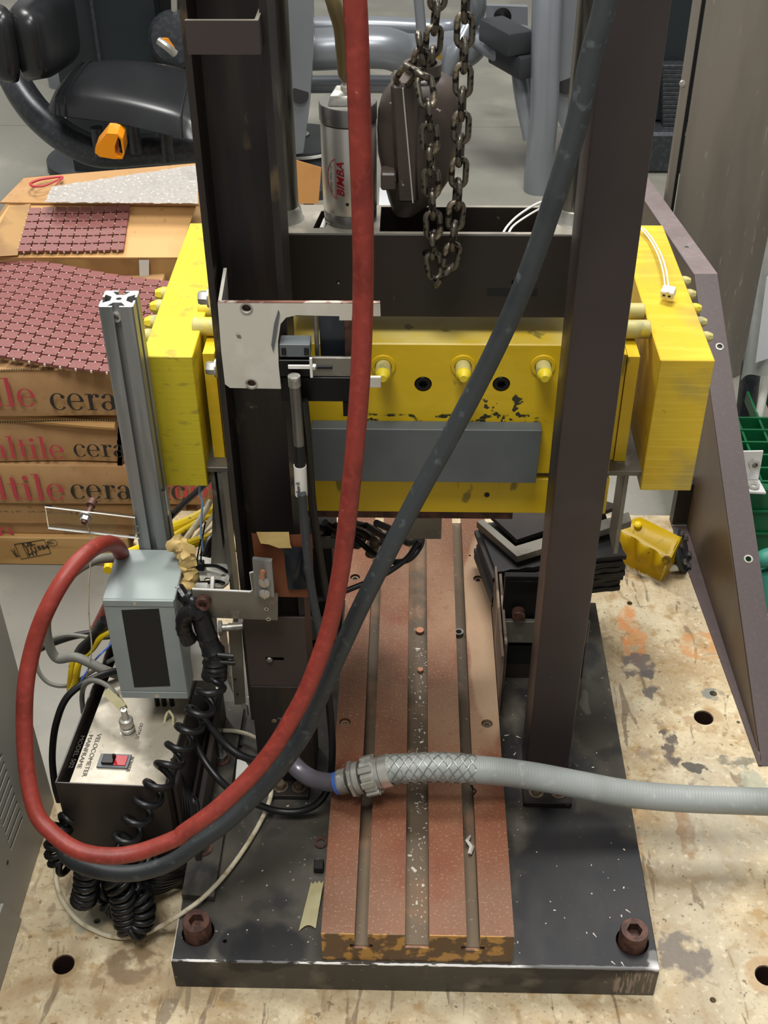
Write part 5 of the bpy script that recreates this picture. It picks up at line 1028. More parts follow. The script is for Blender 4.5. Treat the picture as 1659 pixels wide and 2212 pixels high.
part('top_flange', MB().quadslab([(XG, Yk+.0005, Zk), (XG2+.001, Yk+.0005, Zk), (XG2+.001, Yb, Zb), (XG, Yb, Zb)], .003), M('lit_brown_enamel', '#7d7170', .5, layers=[dict(c='#928786', s=90, lo=.5, hi=.7, f=.5), dict(c='#6a5e5d', s=5, lo=.5, hi=.65, f=.5)]), gb, 'top flange painted paler as if lit from above', holes=hb)  # paler enamel stands in for light falling on the top flange
part('hole_rim', MB().lathe(q+tn*.0001, tn, [(.0044, 0), (.0068, 0), (.0068, .0008), (.0044, .0008)], 24), m_galv, gb)
hb = MB(); fq = [at(1557, 1361, Z=.0035), at(1634, 1557, Z=.0035), at(1515, 1190, Z=.0035)]
for q in fq: hb.cyl((q.x, q.y, -.01), (q.x, q.y, .02), .0026, seg=14)
part('foot_flange', MB().prism([(.492, .965, .0005), (XG-.0003, .965, .0005), (XG-.0003, Yf+.0, .0005), (.5145, Yf, .0005), (.498, .80, .0005)], (0, 0, .003)), m_gus, gb, holes=hb)
part('end_post', MB().box(XG-.028, XG-.0005, .966, .99, .0005, .10), m_dark, gb)
part('bright_seam', MB().box(XG-.028, XG-.0005, .962, .9655, .004, .0055), m_stain, gb)
# ------------------------------------------------------------------ taupe cabinet, poly sheet, crates on the right
YQ = 1.75
q0, q1, q2 = at(1502, 0, Y=YQ), at(1459, 390, Y=YQ), at(1645, 0, Y=YQ)
cx0, cx1 = (q0.x+q1.x)/2+.003, at(1612, 300, Y=YQ).x+.035
tc_ = thing('taupe_cabinet', 'tall brushed taupe metal cabinet with a raised left edge behind the right column', 'cabinet', ((cx0+cx1)/2, YQ+.1, ZF))
prof = [(cx0+.012, YQ), (cx1-.03, YQ)]+[(cx1+.09*sin(a), YQ+.09-.09*cos(a)) for a in [k*pi/16 for k in range(0, 9)]]+[(cx1+.09, YQ+.5), (cx0+.17, YQ+.5)]
part('cabinet_body', MB().prism([(x, y, ZF) for x, y in prof], (0, 0, 2.4)), m_cab, tc_)
part('edge_strip', MB().box(cx0-.012, cx0+.003, YQ-.004, YQ+.02, ZF, 2.2, .002), m_cab, tc_)
part('dark_gap', MB().box(cx0+.0032, cx0+.0115, YQ+.006, YQ+.02, ZF, 2.2), m_blackbox, tc_)
q = at(1474, 180, Y=YQ-.004); part('screw', MB().lathe(q, (0, -1, 0), [(.007, 0), (.006, .003), (0, .004)], 14), m_stain, tc_)
YP = 1.28
ps = [at(a, b, Y=YP) for a, b in ((1600, 822), (1700, 790), (1720, 430), (1664, 505))]
pw = thing('poly_sheet', 'hanging translucent plastic cover at the right edge of the picture', 'plastic sheet', ps[0])
part('sheet', MB().grid(lambda u, v_: ps[0].lerp(ps[1], u).lerp(ps[3].lerp(ps[2], u), v_)+Vector((0, .012*sin(u*9+v_*2), 0)), 24, 16, .0008), m_plastic, pw)
pp_ = [at(a, b, Y=YP-.02) for a, b in ((1632, 784), (1700, 760), (1700, 560), (1656, 600))]
part('paper_sheet', MB().quadslab(pp_, .001), m_paper, pw, 'white paper inside the cover')
hose('white_tube', 'white tube with dark lettering rising behind the green crate', 'tube', [(1626, 985, 1.28), (1640, 900, 1.30), (1660, 790, 1.33), (1690, 640, 1.36)], .009, m_white, 12)
q = at(1631, 945, Y=1.27); 
wt = bpy.data.objects['white_tube']; ROOT[wt.name] = Vector(wt.location)
text('MADE IN', m_ink, wt, at(1632, 952, Y=1.276), at(1643, 885, Y=1.276)-at(1632, 952, Y=1.276), (-1, 0, .1), .012, 'tube_lettering')
hose('dark_pipe', 'dark grey pipe standing left of the white tube', 'pipe', [(1600, 985, 1.40), (1610, 900, 1.42), (1625, 780, 1.44)], .022, m_gymdark, 14)
gc = thing('green_crate', 'dark green plastic crate on the floor beyond the brown bracket', 'crate', at(1640, 1250, Y=1.0))
g0 = at(1598, 1060, Y=1.02); gx0 = g0.x-.02; gz0 = ZF; gz1 = g0.z+.005
part('crate_wall', MB().box(gx0, gx0+.30, 1.02, 1.04, gz0, gz1, .003), m_green, gc)
part('crate_wall', MB().box(gx0, gx0+.02, 1.041, 1.38, gz0, gz1, .003), m_green, gc)
for z in (gz1-.055, gz1-.11): part('rib', MB().box(gx0-.002, gx0+.30, 1.014, 1.0195, z, z+.006, .001), m_green, gc)
for k in range(6):
    part('rim_cell', MB().box(gx0+.021, gx0+.30, 1.045+k*.045, 1.050+k*.045, gz1-.03, gz1-.001), m_green, gc)
    part('rim_cell', MB().box(gx0+.021+k*.045, gx0+.026+k*.045, 1.041, 1.38, gz1-.031, gz1-.004), m_green, gc)
an = thing('angle_bracket', 'white aluminium angle bracket with a nut resting on the green crate', 'bracket', at(1625, 1062, Y=1.03))
a0, a1, a2, a3 = [at(a, b, Y=1.03) for a, b in ((1611, 1036), (1638, 1036), (1649, 975), (1600, 976))]
part('upright_leg', MB().quadslab([a0, a1, a2, a3], .004), m_alubright, an)
f = [at(a, b, Z=a0.z-.001) for a, b in ((1612, 1062), (1655, 1064), (1640, 1036), (1608, 1036))]; part('flat_leg', MB().quadslab(f, .004), m_alubright, an)
q = at(1629, 1002, Y=1.03); part('hex_nut', MB().lathe(q, (0, -1, .1), [(.006, 0), (.012, 0), (.011, .006), (.006, .006)], 6), m_stain, an)
q = at(1628, 1050, Z=a0.z+.001); part('slot_ring', MB().lathe(q, (0, 0, 1), [(.006, 0), (.011, 0), (.011, .003), (.006, .003), (.006, 0)], 18), m_galv, an)
gm = MB(); q = at(1650, 1215, Y=.93)
gm.tube([at(1638, 1210, Y=.93), at(1655, 1205, Y=.93), at(1690, 1200, Y=.94)], .018, 12, sub=4, rf=lambda t: .8+.4*t)
gm.tube([at(1650, 1235, Y=.93), at(1665, 1330, Y=.90), at(1668, 1400, Y=.88)], .02, 12, sub=4)
solo('green_glove', 'rumpled teal green glove at the right edge behind the bracket', 'glove', gm, m_teal, q)

# ------------------------------------------------------------------ white wires with plug on the right block
for i, lab in enumerate(('left one of two thin white wires on the right yellow block', 'right one of two thin white wires on the right yellow block')):
    o_ = i*8; Zw = .690
    P = [at(1382+o_*.9, 492, Z=Zw), at(1402+o_*.8, 515, Z=Zw), at(1421+o_*.9, 550, Z=Zw+.004), at(1432+o_*.9, 585, Z=Zw+.008), at(1437+o_*.9, 622, Z=Zw+.010), at(1440+o_*.5, 632, Z=Zw+.010)]
    solo('white_wire', lab, 'wire', MB().tube(P, .0012, 8, sub=6), m_white, P[0])
q = at(1442, 635, Z=.695); b = MB(); mt = Matrix.Translation(q) @ Matrix.Rotation(radians(-25), 4, 'Z') @ Matrix.Rotation(radians(20), 4, 'X')
plug = thing('wire_plug', 'small white two-pin plug lying on the right yellow block', 'plug', q)
part('plug_body', MB().box(-.0085, .0085, -.004, .010, -.006, .006, .001, 1, mt), m_white, plug)
for x in (-.0035, .0035): part('pin_hole', MB().lathe(mt @ Vector((x, -.0041, .0005)), mt.to_3x3() @ Vector((0, -1, 0)), [(0, 0), (.0019, 0), (.0019, .0003), (0, .0003)], 12), m_blackbox, plug)
for i, lab in enumerate(('upper one of two white wires curving above the crosshead pocket', 'lower one of two white wires curving above the crosshead pocket')):
    o_ = i*12
    P = [at(1190+o_, 432+o_*.8, Y=.50), at(1160+o_*.8, 440+o_*.8, Y=.50), at(1120+o_, 465+o_*.5, Y=.49), at(1095+o_, 490, Y=.475), at(1084+o_, 510, Y=.455)]
    solo('white_wire', lab, 'wire', MB().tube(P, .0014, 8, sub=6), m_white, P[0])

# ------------------------------------------------------------------ grey vented device at the far left
dxx = -.533
dv_ = thing('vented_device', 'tall warm grey plastic device with slanted vent slots at the left edge', 'device', (-.65, .1, 0))
y1_ = at(108, 1650, X=dxx).y
hb = MB(); vb = []
for k in range(9):
    a = at(40-k*5.2, 1862-k*35-(k > 6)*0, X=dxx); 
    p0_ = at(20-6*k*.35, 1800-k*38+40, X=dxx)
sl = []
for k in range(12):
    x_, y_ = 49-5.6*k, 1764-k*17
    b_t = at(x_, y_, X=dxx); b_b = at(x_-26, y_+70, X=dxx); sl.append((b_t, b_b))
body = MB().prism([(dxx, -.42, .001), (dxx, y1_-.02, .001), (dxx-.02, y1_, .001), (dxx-.30, y1_, .001), (dxx-.30, -.42, .001)], (0, 0, .95))
hb = MB()
for a, b in sl:
    d = (b-a); n_ = Vector((0, -d.z, d.y)).normalized()*.003
    hb.hexa([a-n_+Vector((-.09, 0, 0)), b-n_+Vector((-.09, 0, 0)), b-n_+Vector((.01, 0, 0)), a-n_+Vector((.01, 0, 0)), a+n_+Vector((-.09, 0, 0)), b+n_+Vector((-.09, 0, 0)), b+n_+Vector((.01, 0, 0)), a+n_+Vector((.01, 0, 0))])
part('device_shell', body, m_dev, dv_, holes=hb)
a = at(30, 1900, X=dxx); part('foot_panel', MB().prism([(dxx+.0003, -.42, .002), (dxx+.0003, a.y-.02, .002), (dxx+.0003, a.y-.05, a.z+.02), (dxx+.0003, -.42, a.z+.06)], (.004, 0, 0)), m_dev, dv_)
q = at(16, 1863, X=dxx); part('panel_screw', MB().lathe(q, (1, 0, 0), [(0, 0), (.003, 0), (.003, .0006), (0, .0006)], 12), m_blackbox, dv_)

# ------------------------------------------------------------------ cartons
m_redprint = m_redink
def carton(name, label, x0, x1, y0, y1, z0, z1, mat=m_card, bulge=.0):
    t = thing(name, label, 'carton', ((x0+x1)/2, (y0+y1)/2, z0), 'stacked tile cartons')
    mb = MB(); rnd2 = random.Random(int(z0*1000)+7)
    w_ = [rnd2.uniform(-1, 1) for _ in range(6)]
    mb.box(x0, x1, y0, y1, z0, z1, .004, 2)
    bmesh.ops.subdivide_edges(mb.bm, edges=[e for e in mb.bm.edges if abs(e.verts[0].co.x-e.verts[1].co.x) > .2], cuts=16, use_grid_fill=True)
    for v in mb.bm.verts:
        s_ = (v.co.x-x0)/(x1-x0); v.co.z += bulge*(sin(s_*7+w_[0])*.5+sin(s_*13+w_[1])*.3)*((v.co.z-z0)/(z1-z0)); v.co.y += bulge*.5*sin(s_*9+w_[2])*(1 if v.co.y < (y0+y1)/2 else 0)
    part('carton_body', mb, mat, t); return t
YCt = 1.02; cxl = -1.05
cr0 = -.455
pb = thing('shipping_pallet', 'pine shipping pallet under the tile cartons with a stamped front board', 'pallet', (-.7, 1.2, ZF))
part('front_board', MB().box(cxl, at(262, 1200, Y=YCt-.01).x+.02, YCt-.012, YCt+.008, ZF+.0005, -.078, .002), m_wood, pb, 'front board with black stamp')
for k in range(3): part('deck_board', MB().box(cxl, -.42, YCt+.01+k*.14, YCt+.13+k*.14, -.096, -.078, .002), m_wood, pb)
part('bearer', MB().box(-.62, -.56, YCt+.02, YCt+.45, ZF+.0005, -.098), m_wood, pb); part('bearer', MB().box(-.98, -.92, YCt+.02, YCt+.45, ZF+.0005, -.098), m_wood, pb)
c_d = carton('tile_carton', 'lowest tile carton of the stack, with a torn flap printed upside down', cxl, -.43, YCt, 1.42, -.0775, .004, m_card, .003)
c_c = carton('tile_carton', 'second tile carton from the bottom, with large clear red and black print', cxl, -.40, YCt-.012, 1.42, .0065, .100, m_card, .002)
c_b = carton('tile_carton', 'third tile carton from the bottom, sagging with a folded front edge', cxl, -.555, YCt-.005, 1.42, .103, .203, m_card, .006)
c_a = carton('tile_carton', 'top tile carton with a torn bottom edge under the large tile sheet', cxl, -.515, YCt-.02, 1.42, .216, .318, m_card, .006)
def serif(word, mat, parent, o, ux, uy, size):
    """printed serif lettering built from stems, arches and bowls"""
    mb = MB(); ux = Vector(ux).normalized(); uy = Vector(uy).normalized(); n = ux.cross(uy).normalized(); o = Vector(o)
    cnt = [0]
    def V(x, y): return o+ux*x*size+uy*y*size+n*(.0006+.00004*cnt[0])
    def rect(x0, y0, x1, y1):
        cnt[0] += 1
        mb.bm.faces.new([mb.bm.verts.new(V(*q)) for q in ((x0, y0), (x1, y0), (x1, y1), (x0, y1))])
    def arc(cx, cy, rx, ry, a0, a1, th=.035, tk=.13, k=20):
        A = []; cnt[0] += 1
        for i in range(k+1):
            a = radians(a0+(a1-a0)*i/k); w = th+(tk-th)*abs(cos(a))**1.5
            A.append((V(cx+rx*cos(a), cy+ry*sin(a)), V(cx+(rx-w)*cos(a), cy+(ry-w*.8)*sin(a))))
        vv = [(mb.bm.verts.new(a), mb.bm.verts.new(b)) for a, b in A]
        for p, q in zip(vv, vv[1:]): mb.bm.faces.new([p[0], q[0], q[1], p[1]])
    def dot(cx, cy, r): cnt[0] += 1; mb.bm.faces.new([mb.bm.verts.new(V(cx+r*cos(i*pi/8), cy+r*sin(i*pi/8))) for i in range(16)])
    x = 0
    for ch in word:
        if ch == 'l': rect(x+.1, 0, x+.23, 1); rect(x, 0, x+.33, .035); rect(x, .965, x+.1, 1); adv = .38
        elif ch == 'i': rect(x+.1, 0, x+.23, .62); rect(x, 0, x+.33, .035); rect(x, .585, x+.1, .62); dot(x+.165, .84, .09); adv = .38
        elif ch == 't': rect(x+.12, .12, x+.25, .85); rect(x, .585, x+.38, .62); arc(x+.27, .16, .15, .17, 180, 320); adv = .43
        elif ch == 'e': arc(x+.28, .31, .28, .33, 0, 320); rect(x+.1, .31, x+.54, .345); adv = .62
        elif ch == 'c': arc(x+.28, .31, .28, .33, 48, 318); dot(x+.44, .50, .07); adv = .56
        elif ch == 'o': arc(x+.29, .31, .29, .33, 0, 360); adv = .63
        elif ch == 'a': rect(x+.34, .06, x+.47, .44); arc(x+.26, .42, .21, .21, 0, 150); dot(x+.11, .5, .06); arc(x+.23, .17, .22, .18, 20, 340); arc(x+.53, .1, .13, .11, 180, 290, .03, .1); adv = .60
        elif ch == 'r': rect(x+.09, 0, x+.22, .62); rect(x, 0, x+.33, .035); rect(x, .585, x+.09, .62); arc(x+.33, .43, .14, .2, 70, 175, .035, .06); dot(x+.39, .55, .07); adv = .48
        elif ch in 'nm':
            rect(x+.09, 0, x+.22, .62); rect(x, 0, x+.31, .035); rect(x, .585, x+.09, .62)
            for k_ in range(2 if ch == 'm' else 1):
                b_ = x+.33*k_; arc(b_+.36, .40, .19, .24, 0, 165); rect(b_+.42, 0, b_+.55, .41); rect(b_+.34, 0, b_+.63, .035)
            adv = .66 if ch == 'n' else .99
        elif ch == 's': arc(x+.21, .45, .19, .19, 30, 260, .035, .11); arc(x+.22, .17, .20, .19, 85, -150, .035, .11); adv = .46
        x += adv
    part('printed_lettering', mb, mat, parent)
def ctext(body, mat, t, px, py, Y, size, sx=1., flip=False, bold=.0006, wy=None):
    q = at(px, py, Y=Y); text(body, mat, t, q+Vector((0, -.0002, 0)), (-1 if flip else 1, 0, 0), (0, 0, -1 if flip else 1), size, 'printed_lettering', sx=sx, bold=bold, lift=.001)
def st_(w, mat, t, px, py, Y, h_): serif(w, mat, t, at(px, py, Y=Y)+Vector((0, -.0012, 0)), (1, 0, 0), (0, 0, 1), h_)
st_('altile', m_redink, c_c, -43, 1077, YCt-.0155, .062); st_('ceramic', m_ink, c_c, 156, 1076, YCt-.0155, .054); st_('mosaic', m_redink, c_c, 352, 1073, YCt-.0155, .056)
st_('altile', m_redink, c_b, -12, 988, YCt-.0135, .050); st_('ceramic', m_ink, c_b, 162, 985, YCt-.0135, .045)
st_('altile', m_redink, c_a, -111, 875, YCt-.028, .060); st_('ceramic', m_ink, c_a, 112, 884, YCt-.028, .056)
st_('altile', m_redink, c_d, -125, 1165, YCt-.0045, .055)
ctext('Manipuler avec prudence', m_inkfade, c_d, 172, 1104, YCt-.0065, .030, .9, True, .0001)
ctext('Traslade', m_inkfade, c_d, 300, 1110, YCt-.0065, .030, .9, True, .0001)
ctext('Product of Texas', m_inkfade, c_d, 138, 1152, YCt-.0045, .012, 1, False, 0); ctext('MADE IN U.S.A.', m_inkfade, c_d, 140, 1163, YCt-.0045, .010, 1, False, 0)
part('torn_flap', MB().grid(lambda u, v_: Vector((cxl+(.60)*u, YCt-.006-.004*v_, .003-(.045+.006*noise.noise(Vector((u*18, 0, 0))))*v_)), 60, 3, .0008), m_cardl, c_d, 'pale torn flap')
part('folded_edge', MB().tube([Vector((cxl+.49*u, YCt-.008-.004*sin(u*8), .197+.010*sin(u*3+.6))) for u in [k/20 for k in range(21)]], .009, 8), m_cardl, c_b, 'folded cardboard edge')
part('corrugated_edge', MB().grid(lambda u, v_: Vector((cxl+.525*u, YCt-.022-.004*v_, .319-.006*sin(u*5))), 40, 1, .003), m_edge, c_a)
part('lower_edge', MB().grid(lambda u, v_: Vector((cxl+.50*u, YCt-.019-.002*v_, .209+.003*sin(u*9)-.006*(1-v_))), 40, 1, .003), m_edge, c_a, 'pale torn corrugated edge')
tf_ = MB().grid(lambda u, v_: at(254+10*u+3*noise.noise(Vector((0, v_*9, 0))), 905+100*v_, Y=YCt-.01), 2, 14, .002); part('torn_end', tf_, m_cardl, c_b)
# stamp on the pallet board
sy = YCt-.0125
def bt(mb, pts, r=.0006): 
    P = [at(a, b, Y=sy) for a, b in pts]; return mb.tube(P+[P[0]], r, 4)
stp = MB(); bt(stp, [(31, 1176), (95, 1166), (110, 1195), (46, 1208)], .0008); stp.tube([at(47, 1174, Y=sy), at(62, 1205, Y=sy)], .0007, 4)
part('stamp_frame', stp, m_ink, pb)
rx_ = (at(95, 1169, Y=sy)-at(50, 1176, Y=sy)).normalized(); rz_ = Vector((-rx_.z, 0, rx_.x))
for ln, px, py in (('US-', 52, 1182), ('111554', 57, 1192), ('HT', 62, 1201)): text(ln, m_ink, pb, at(px, py, Y=sy-.0002), rx_, rz_, .0135, 'stamp_lettering', sx=1.25, bold=.0003)
text('IPPC', m_ink, pb, at(42, 1202, Y=sy-.0002), Vector((-.35, 0, 1)), Vector((-1, 0, -.3)), .011, 'stamp_lettering')
cq_ = at(113, 1173, Y=sy); part('stamp_ring', MB().tube([cq_+Vector((cos(a)*.010, 0, sin(a)*.008)) for a in [k*pi/10 for k in range(21)]], .0004, 4), m_ink, pb); text('PRL', m_ink, pb, at(103, 1176, Y=sy-.0002), rx_, rz_, .009, 'stamp_lettering')
# rear carton (open) carrying the small tile sheet
cu = thing('open_carton', 'opened rear carton with torn flaps holding the small tile sheet', 'carton', (-.75, 1.6, .1))
part('carton_body', MB().box(-.93, -.42, 1.435, 1.78, ZF+.0005, .335, .004), m_cardd, cu)
F0, F1, G1, G0 = at(-60, 556, Z=.356), at(385, 556, Z=.356), at(424, 441, Z=.405), at(20, 441, Z=.405)
part('inner_panel', MB().quadslab([F0, F1, G1, G0], .004), m_cardl, cu, 'clean inner cardboard panel')
part('front_wall', MB().hexa([F0+Vector((0, .003, -.07)), F1+Vector((0, .003, -.07)), F1+Vector((0, .008, -.07)), F0+Vector((0, .008, -.07)), F0+Vector((0, .001, -.0045)), F1+Vector((0, .001, -.0045)), F1+Vector((0, .006, -.0045)), F0+Vector((0, .006, -.0045))]), m_cardd, cu, 'shaded front wall with clear tape')  # the wall's shade is put into the darker cardboard colour
tq = [at(a, b, Y=F0.y-.001) for a, b in ((302, 608), (322, 604), (322, 562), (300, 562))]; part('clear_tape', MB().quadslab(tq, .0004), m_plastic, cu)
lf = [at(-40, 556, Z=.36), at(38, 551, Z=.362), at(66, 440, Z=.41), at(20, 446, Z=.42)]; part('left_flap', MB().quadslab([lf[0], lf[1], lf[2], lf[3]], .003), m_cardd, cu)  # flap darkened by its cardboard colour to look shaded
hf = [at(0, 437, Z=.41), at(430, 442, Z=.41), at(430, 352, Z=.435), at(52, 384, Z=.43)]; part('rear_flap', MB().quadslab(hf, .004), m_card, cu, 'rear flap with a red printed swirl')
part('flap_edge', MB().grid(lambda u, v_: hf[3].lerp(hf[2], u)+Vector((0, .002, -.004+.004*v_)), 40, 1, .002), m_edge, cu)
swp = [at(a, b, Z=.4355) for a, b in ((136, 381), (118, 392), (95, 401), (72, 402), (66, 396), (85, 388), (110, 384), (135, 382), (127, 392), (120, 400))]
part('red_swirl', MB().tube(swp, .0022, 5, sub=5, rf=lambda t: .5+.9*sin(pi*t)), m_redink, cu)
bw = [at(97, 438, Z=.432), at(428, 441, Z=.432), at(426, 357, Z=.448), at(112, 404, Z=.440)]
rnd = random.Random(12)
solo('foam_wrap', 'sheet of white bubbly foam wrap lying across the rear carton', 'foam wrap', MB().grid(lambda u, v_: bw[0].lerp(bw[1], u).lerp(bw[3].lerp(bw[2], u), v_)+Vector((0, 0, rnd.uniform(0, .0025))), 60, 16, .004), m_foam, bw[0], angle=70)
# ------------------------------------------------------------------ tile sheets
tl = MB().box(-.5, .5, -.5, .5, -.5, .5)
bmesh.ops.bevel(tl.bm, geom=tl.bm.edges[:], offset=.04, segments=1, affect='EDGES', profile=.5)
tile_mesh = mk('tile', tl, m_tile, (0, 0, 0)).data
def sheet(name, label, C4, Zs4, nu, nv, warp, th=.0055, fill=(.90, .86)):
    """C4: the sheet's four surveyed corners (near left, near right, far right, far left)"""
    K = [at(*c, Z=z) for c, z in zip(C4, Zs4)]
    def P_(i, j):
        # corners are joined by equal tile counts, straight rows and columns
        a = K[0].lerp(K[1], i/nu); b = K[3].lerp(K[2], i/nu); return a.lerp(b, j/nv)+Vector((0, 0, warp(i, j)))
    O = K[0]; t = thing(name, label, 'tile sheet', O); dots = MB()
    for i in range(nu):
        for j in range(nv):
            c = P_(i+.5, j+.5); du = P_(i+1, j+.5)-P_(i, j+.5); dv2 = P_(i+.5, j+1)-P_(i+.5, j); n2 = du.cross(dv2).normalized()
            mt = Matrix((du*fill[0], dv2*fill[1], n2*th)).transposed().to_4x4()
            mt = Matrix.Translation(c-O+n2*(th/2+.001)) @ Matrix.Rotation(radians(rnd.uniform(-.8, .8)), 4, n2) @ mt
            o = link(bpy.data.objects.new('tile', tile_mesh)); o.parent = t; o.matrix_local = mt
            for a_, b_ in ((0, .5), (.5, 0)):
                p_ = P_(i+a_, j+b_); s_ = .0015; dots.box(p_.x-s_, p_.x+s_, p_.y-s_, p_.y+s_, p_.z+.0012, p_.z+.0055)
    part('mesh_dots', dots, m_mesh, t, 'white backing dots between the tiles', kind='stuff'); return t
Zs = .328
sheet('tile_sheet', 'large sheet of plum ceramic mosaic tiles draped over the top carton', ((-146, 761), (283, 818), (379, 615), (-6, 559)), (Zs, Zs, Zs+.01, Zs+.01), 13, 13, lambda i, j: .003+.003*sin(i*.5)+.003*sin(j*.45))
sheet('tile_sheet', 'small sheet of plum ceramic mosaic tiles on the inner panel of the rear carton', ((38, 549), (269, 546), (283, 447), (65, 453)), (.362, .362, .4045, .4045), 8, 6, lambda i, j: .0008*sin(i))

# ------------------------------------------------------------------ gym machine with black seat (upper left)
sm_ = thing('seat_machine', 'gym machine with padded black vinyl seat, backrest and curved dark frame', 'gym machine', at(300, 330, Z=ZF))
ZS_ = .33
s = [at(78, 238, Z=ZS_-.03), at(420, 300, Z=ZS_-.03), at(440, 172, Z=ZS_+.03), at(150, 150, Z=ZS_+.03)]
def pad(name, f, th, mt, lab=None):
    mb = MB(); V_ = []
    nu, nv = 20, 14
    def P_(u, v_, top):
        e = (max(0, 1-abs(2*u-1)**6)*max(0, 1-abs(2*v_-1)**6))**.5; a_, b_ = 2*u-1, 2*v_-1; u = .5+.5*a_*(1-.13*b_**4); v_ = .5+.5*b_*(1-.13*a_**4); return f(u, v_, (th*e if top else -th*.35*e))
    A = [[mb.bm.verts.new(P_(i/nu, j/nv, True)) for j in range(nv+1)] for i in range(nu+1)]
    B = [[(A[i][j] if i in (0, nu) or j in (0, nv) else mb.bm.verts.new(P_(i/nu, j/nv, False))) for j in range(nv+1)] for i in range(nu+1)]
    for i in range(nu):
        for j in range(nv):
            mb.bm.faces.new([A[i][j], A[i+1][j], A[i+1][j+1], A[i][j+1]])
            q_ = [B[i][j], B[i][j+1], B[i+1][j+1], B[i+1][j]]
            if len(set(q_)) == 4 and not (set(q_) == {A[i][j], A[i+1][j], A[i+1][j+1], A[i][j+1]}): mb.bm.faces.new(q_)
    return mb
S0, S1, S2, S3 = at(84, 250, Z=.30), at(455, 320, Z=.30), at(470, 185, Z=.34), at(160, 158, Z=.34)
def fs(u, v_, h_): return S0.lerp(S1, u).lerp(S3.lerp(S2, u), v_)+Vector((0, 0, h_+.02*sin(pi*u)))
part('seat_pad', pad('s', fs, .05, m_vinyl), m_vinyl, sm_, 'black vinyl seat pad', angle=70)
for u in (.10, .16, .84): part('seat_seam', MB().tube([fs(u, v_/10, .0515*(max(0, 1-abs(2*v_/10-1)**6)*max(0, 1-abs(2*u-1)**6))**.5) for v_ in range(0, 11)], .003, 6), m_seam, sm_)
B0_, B1_, B2_, B3_ = at(-60, 160, Y=2.55), at(75, 185, Y=2.30), at(150, -40, Y=2.55), at(-20, -60, Y=2.75)
def fb(u, v_, h_): n_ = Vector((.75, -.55, .3)).normalized(); return B0_.lerp(B1_, u).lerp(B3_.lerp(B2_, u), v_)
bk0 = MB(); 
def slabpad(pts, th, n_):
    n_ = Vector(n_).normalized(); c = [Vector(p) for p in pts]
    return lambda u, v_, h_: c[0].lerp(c[1], u).lerp(c[3].lerp(c[2], u), v_)+n_*h_
part('back_pad', pad('b', slabpad([at(52, 190, Y=2.35), at(150, 125, Y=2.75), at(125, -50, Y=2.85), at(15, 10, Y=2.35)], .09, (.75, -.6, .1)), .10, m_vinyl), m_vinyl, sm_, 'black vinyl backrest pad', angle=70)
part('back_pad_side', pad('b', slabpad([at(-70, 150, Y=2.5), at(50, 190, Y=2.33), at(22, 10, Y=2.35), at(-60, 0, Y=2.55)], .05, (-.4, -.9, .1)), .05, m_vinyl), m_vinyl, sm_, angle=70)
fp = [at(20, 150, Y=2.7), at(50, 205, Y=2.62), at(90, 255, Y=2.55), at(150, 302, Y=2.5), at(220, 328, Y=2.48), at(330, 322, Y=2.5), at(450, 318, Y=2.55)]
part('curved_frame', MB().tube(fp, .045, 16, sub=8), m_gymdark, sm_, 'curved dark tube frame', angle=60)
part('base_pad', MB().lathe(at(230, 355, Z=ZF+.0005), (0, 0, 1), [(0, 0), (.20, 0), (.20, .03), (.16, .05), (0, .05)], 32), m_darkrub, sm_)
for a, b in ((212, 298), (360, 308), (290, 292)): q = at(a, b, Y=2.42); part('seat_post', MB().cyl(q+Vector((0, 0, -.05)), q+Vector((0, 0, .03)), .018, seg=14), m_gymdark, sm_)
ob = MB(); o0 = at(238, 322, Y=2.25)
pr_ = [(0, 0), (.02, .055), (.085, .062), (.10, .05), (.105, .0), (.085, -.012), (.02, -.015)]
q_ = at(205, 330, Y=2.2); mu = (at(270, 338, Y=2.2)-q_).normalized(); sc_ = (at(270, 338, Y=2.2)-q_).length
loop = [q_+mu*sc_*a+Vector((0, 0, b*sc_)) for a, b in ((0, 0), (.04, .18), (.5, .72), (.85, .74), (1., .60), (1., .1), (.9, -.1), (.6, -.14), (.15, -.12))]
inn = [q_+mu*sc_*a+Vector((0, 0, b*sc_)) for a, b in ((.68, .05), (.70, .3), (.86, .66), (.93, .55), (.94, .12), (.86, -.04), (.74, -.04))]
hbq = MB().prism([p_+Vector((0, -.05, 0)) for p_ in inn], (0, .2, 0))
part('orange_handle', MB().prism(loop, (0, .05, .01)), m_orange, sm_, 'orange plastic handle', holes=hbq)
tw = thing('machine_tower', 'dark charcoal shrouded tower of the gym machine behind the seat', 'gym machine tower', at(270, 170, Z=ZF))
x0_, x1_ = at(130, 100, Y=3.0).x, at(340, 100, Y=3.0).x
part('shroud', MB().prism([(x0_-.02, 3.0, ZF), (x0_+.13, 2.97, ZF), (x1_, 3.02, ZF), (x1_, 3.3, ZF), (x0_-.02, 3.3, ZF)], (0, 0, 1.4)), m_shroud, tw)
part('shroud_fin', MB().box(x0_+.125, x0_+.135, 2.955, 2.975, ZF, 1.2), m_gymdark, tw)
part('rear_column', MB().box(x1_+.001, x1_+.22, 3.1, 3.3, ZF, 1.2), m_blackbox, tw)
for k in range(5):
    q = at(378, 118+k*12, Y=2.95); part('peg_hole', MB().lathe(q, (0, -1, .2), [(.008, 0), (.016, 0), (.016, .01), (.008, .01), (.008, 0)], 14), m_gymdark, tw)
q = at(362, 96, Y=2.9); cm_ = MB().lathe(q+Vector((.02, .06, 0)), (.0, -1, .25), [(0, 0), (.085, 0), (.085, .03), (.07, .05), (0, .055)], 24); part('pulley_cover', cm_, m_gymdark, tw)
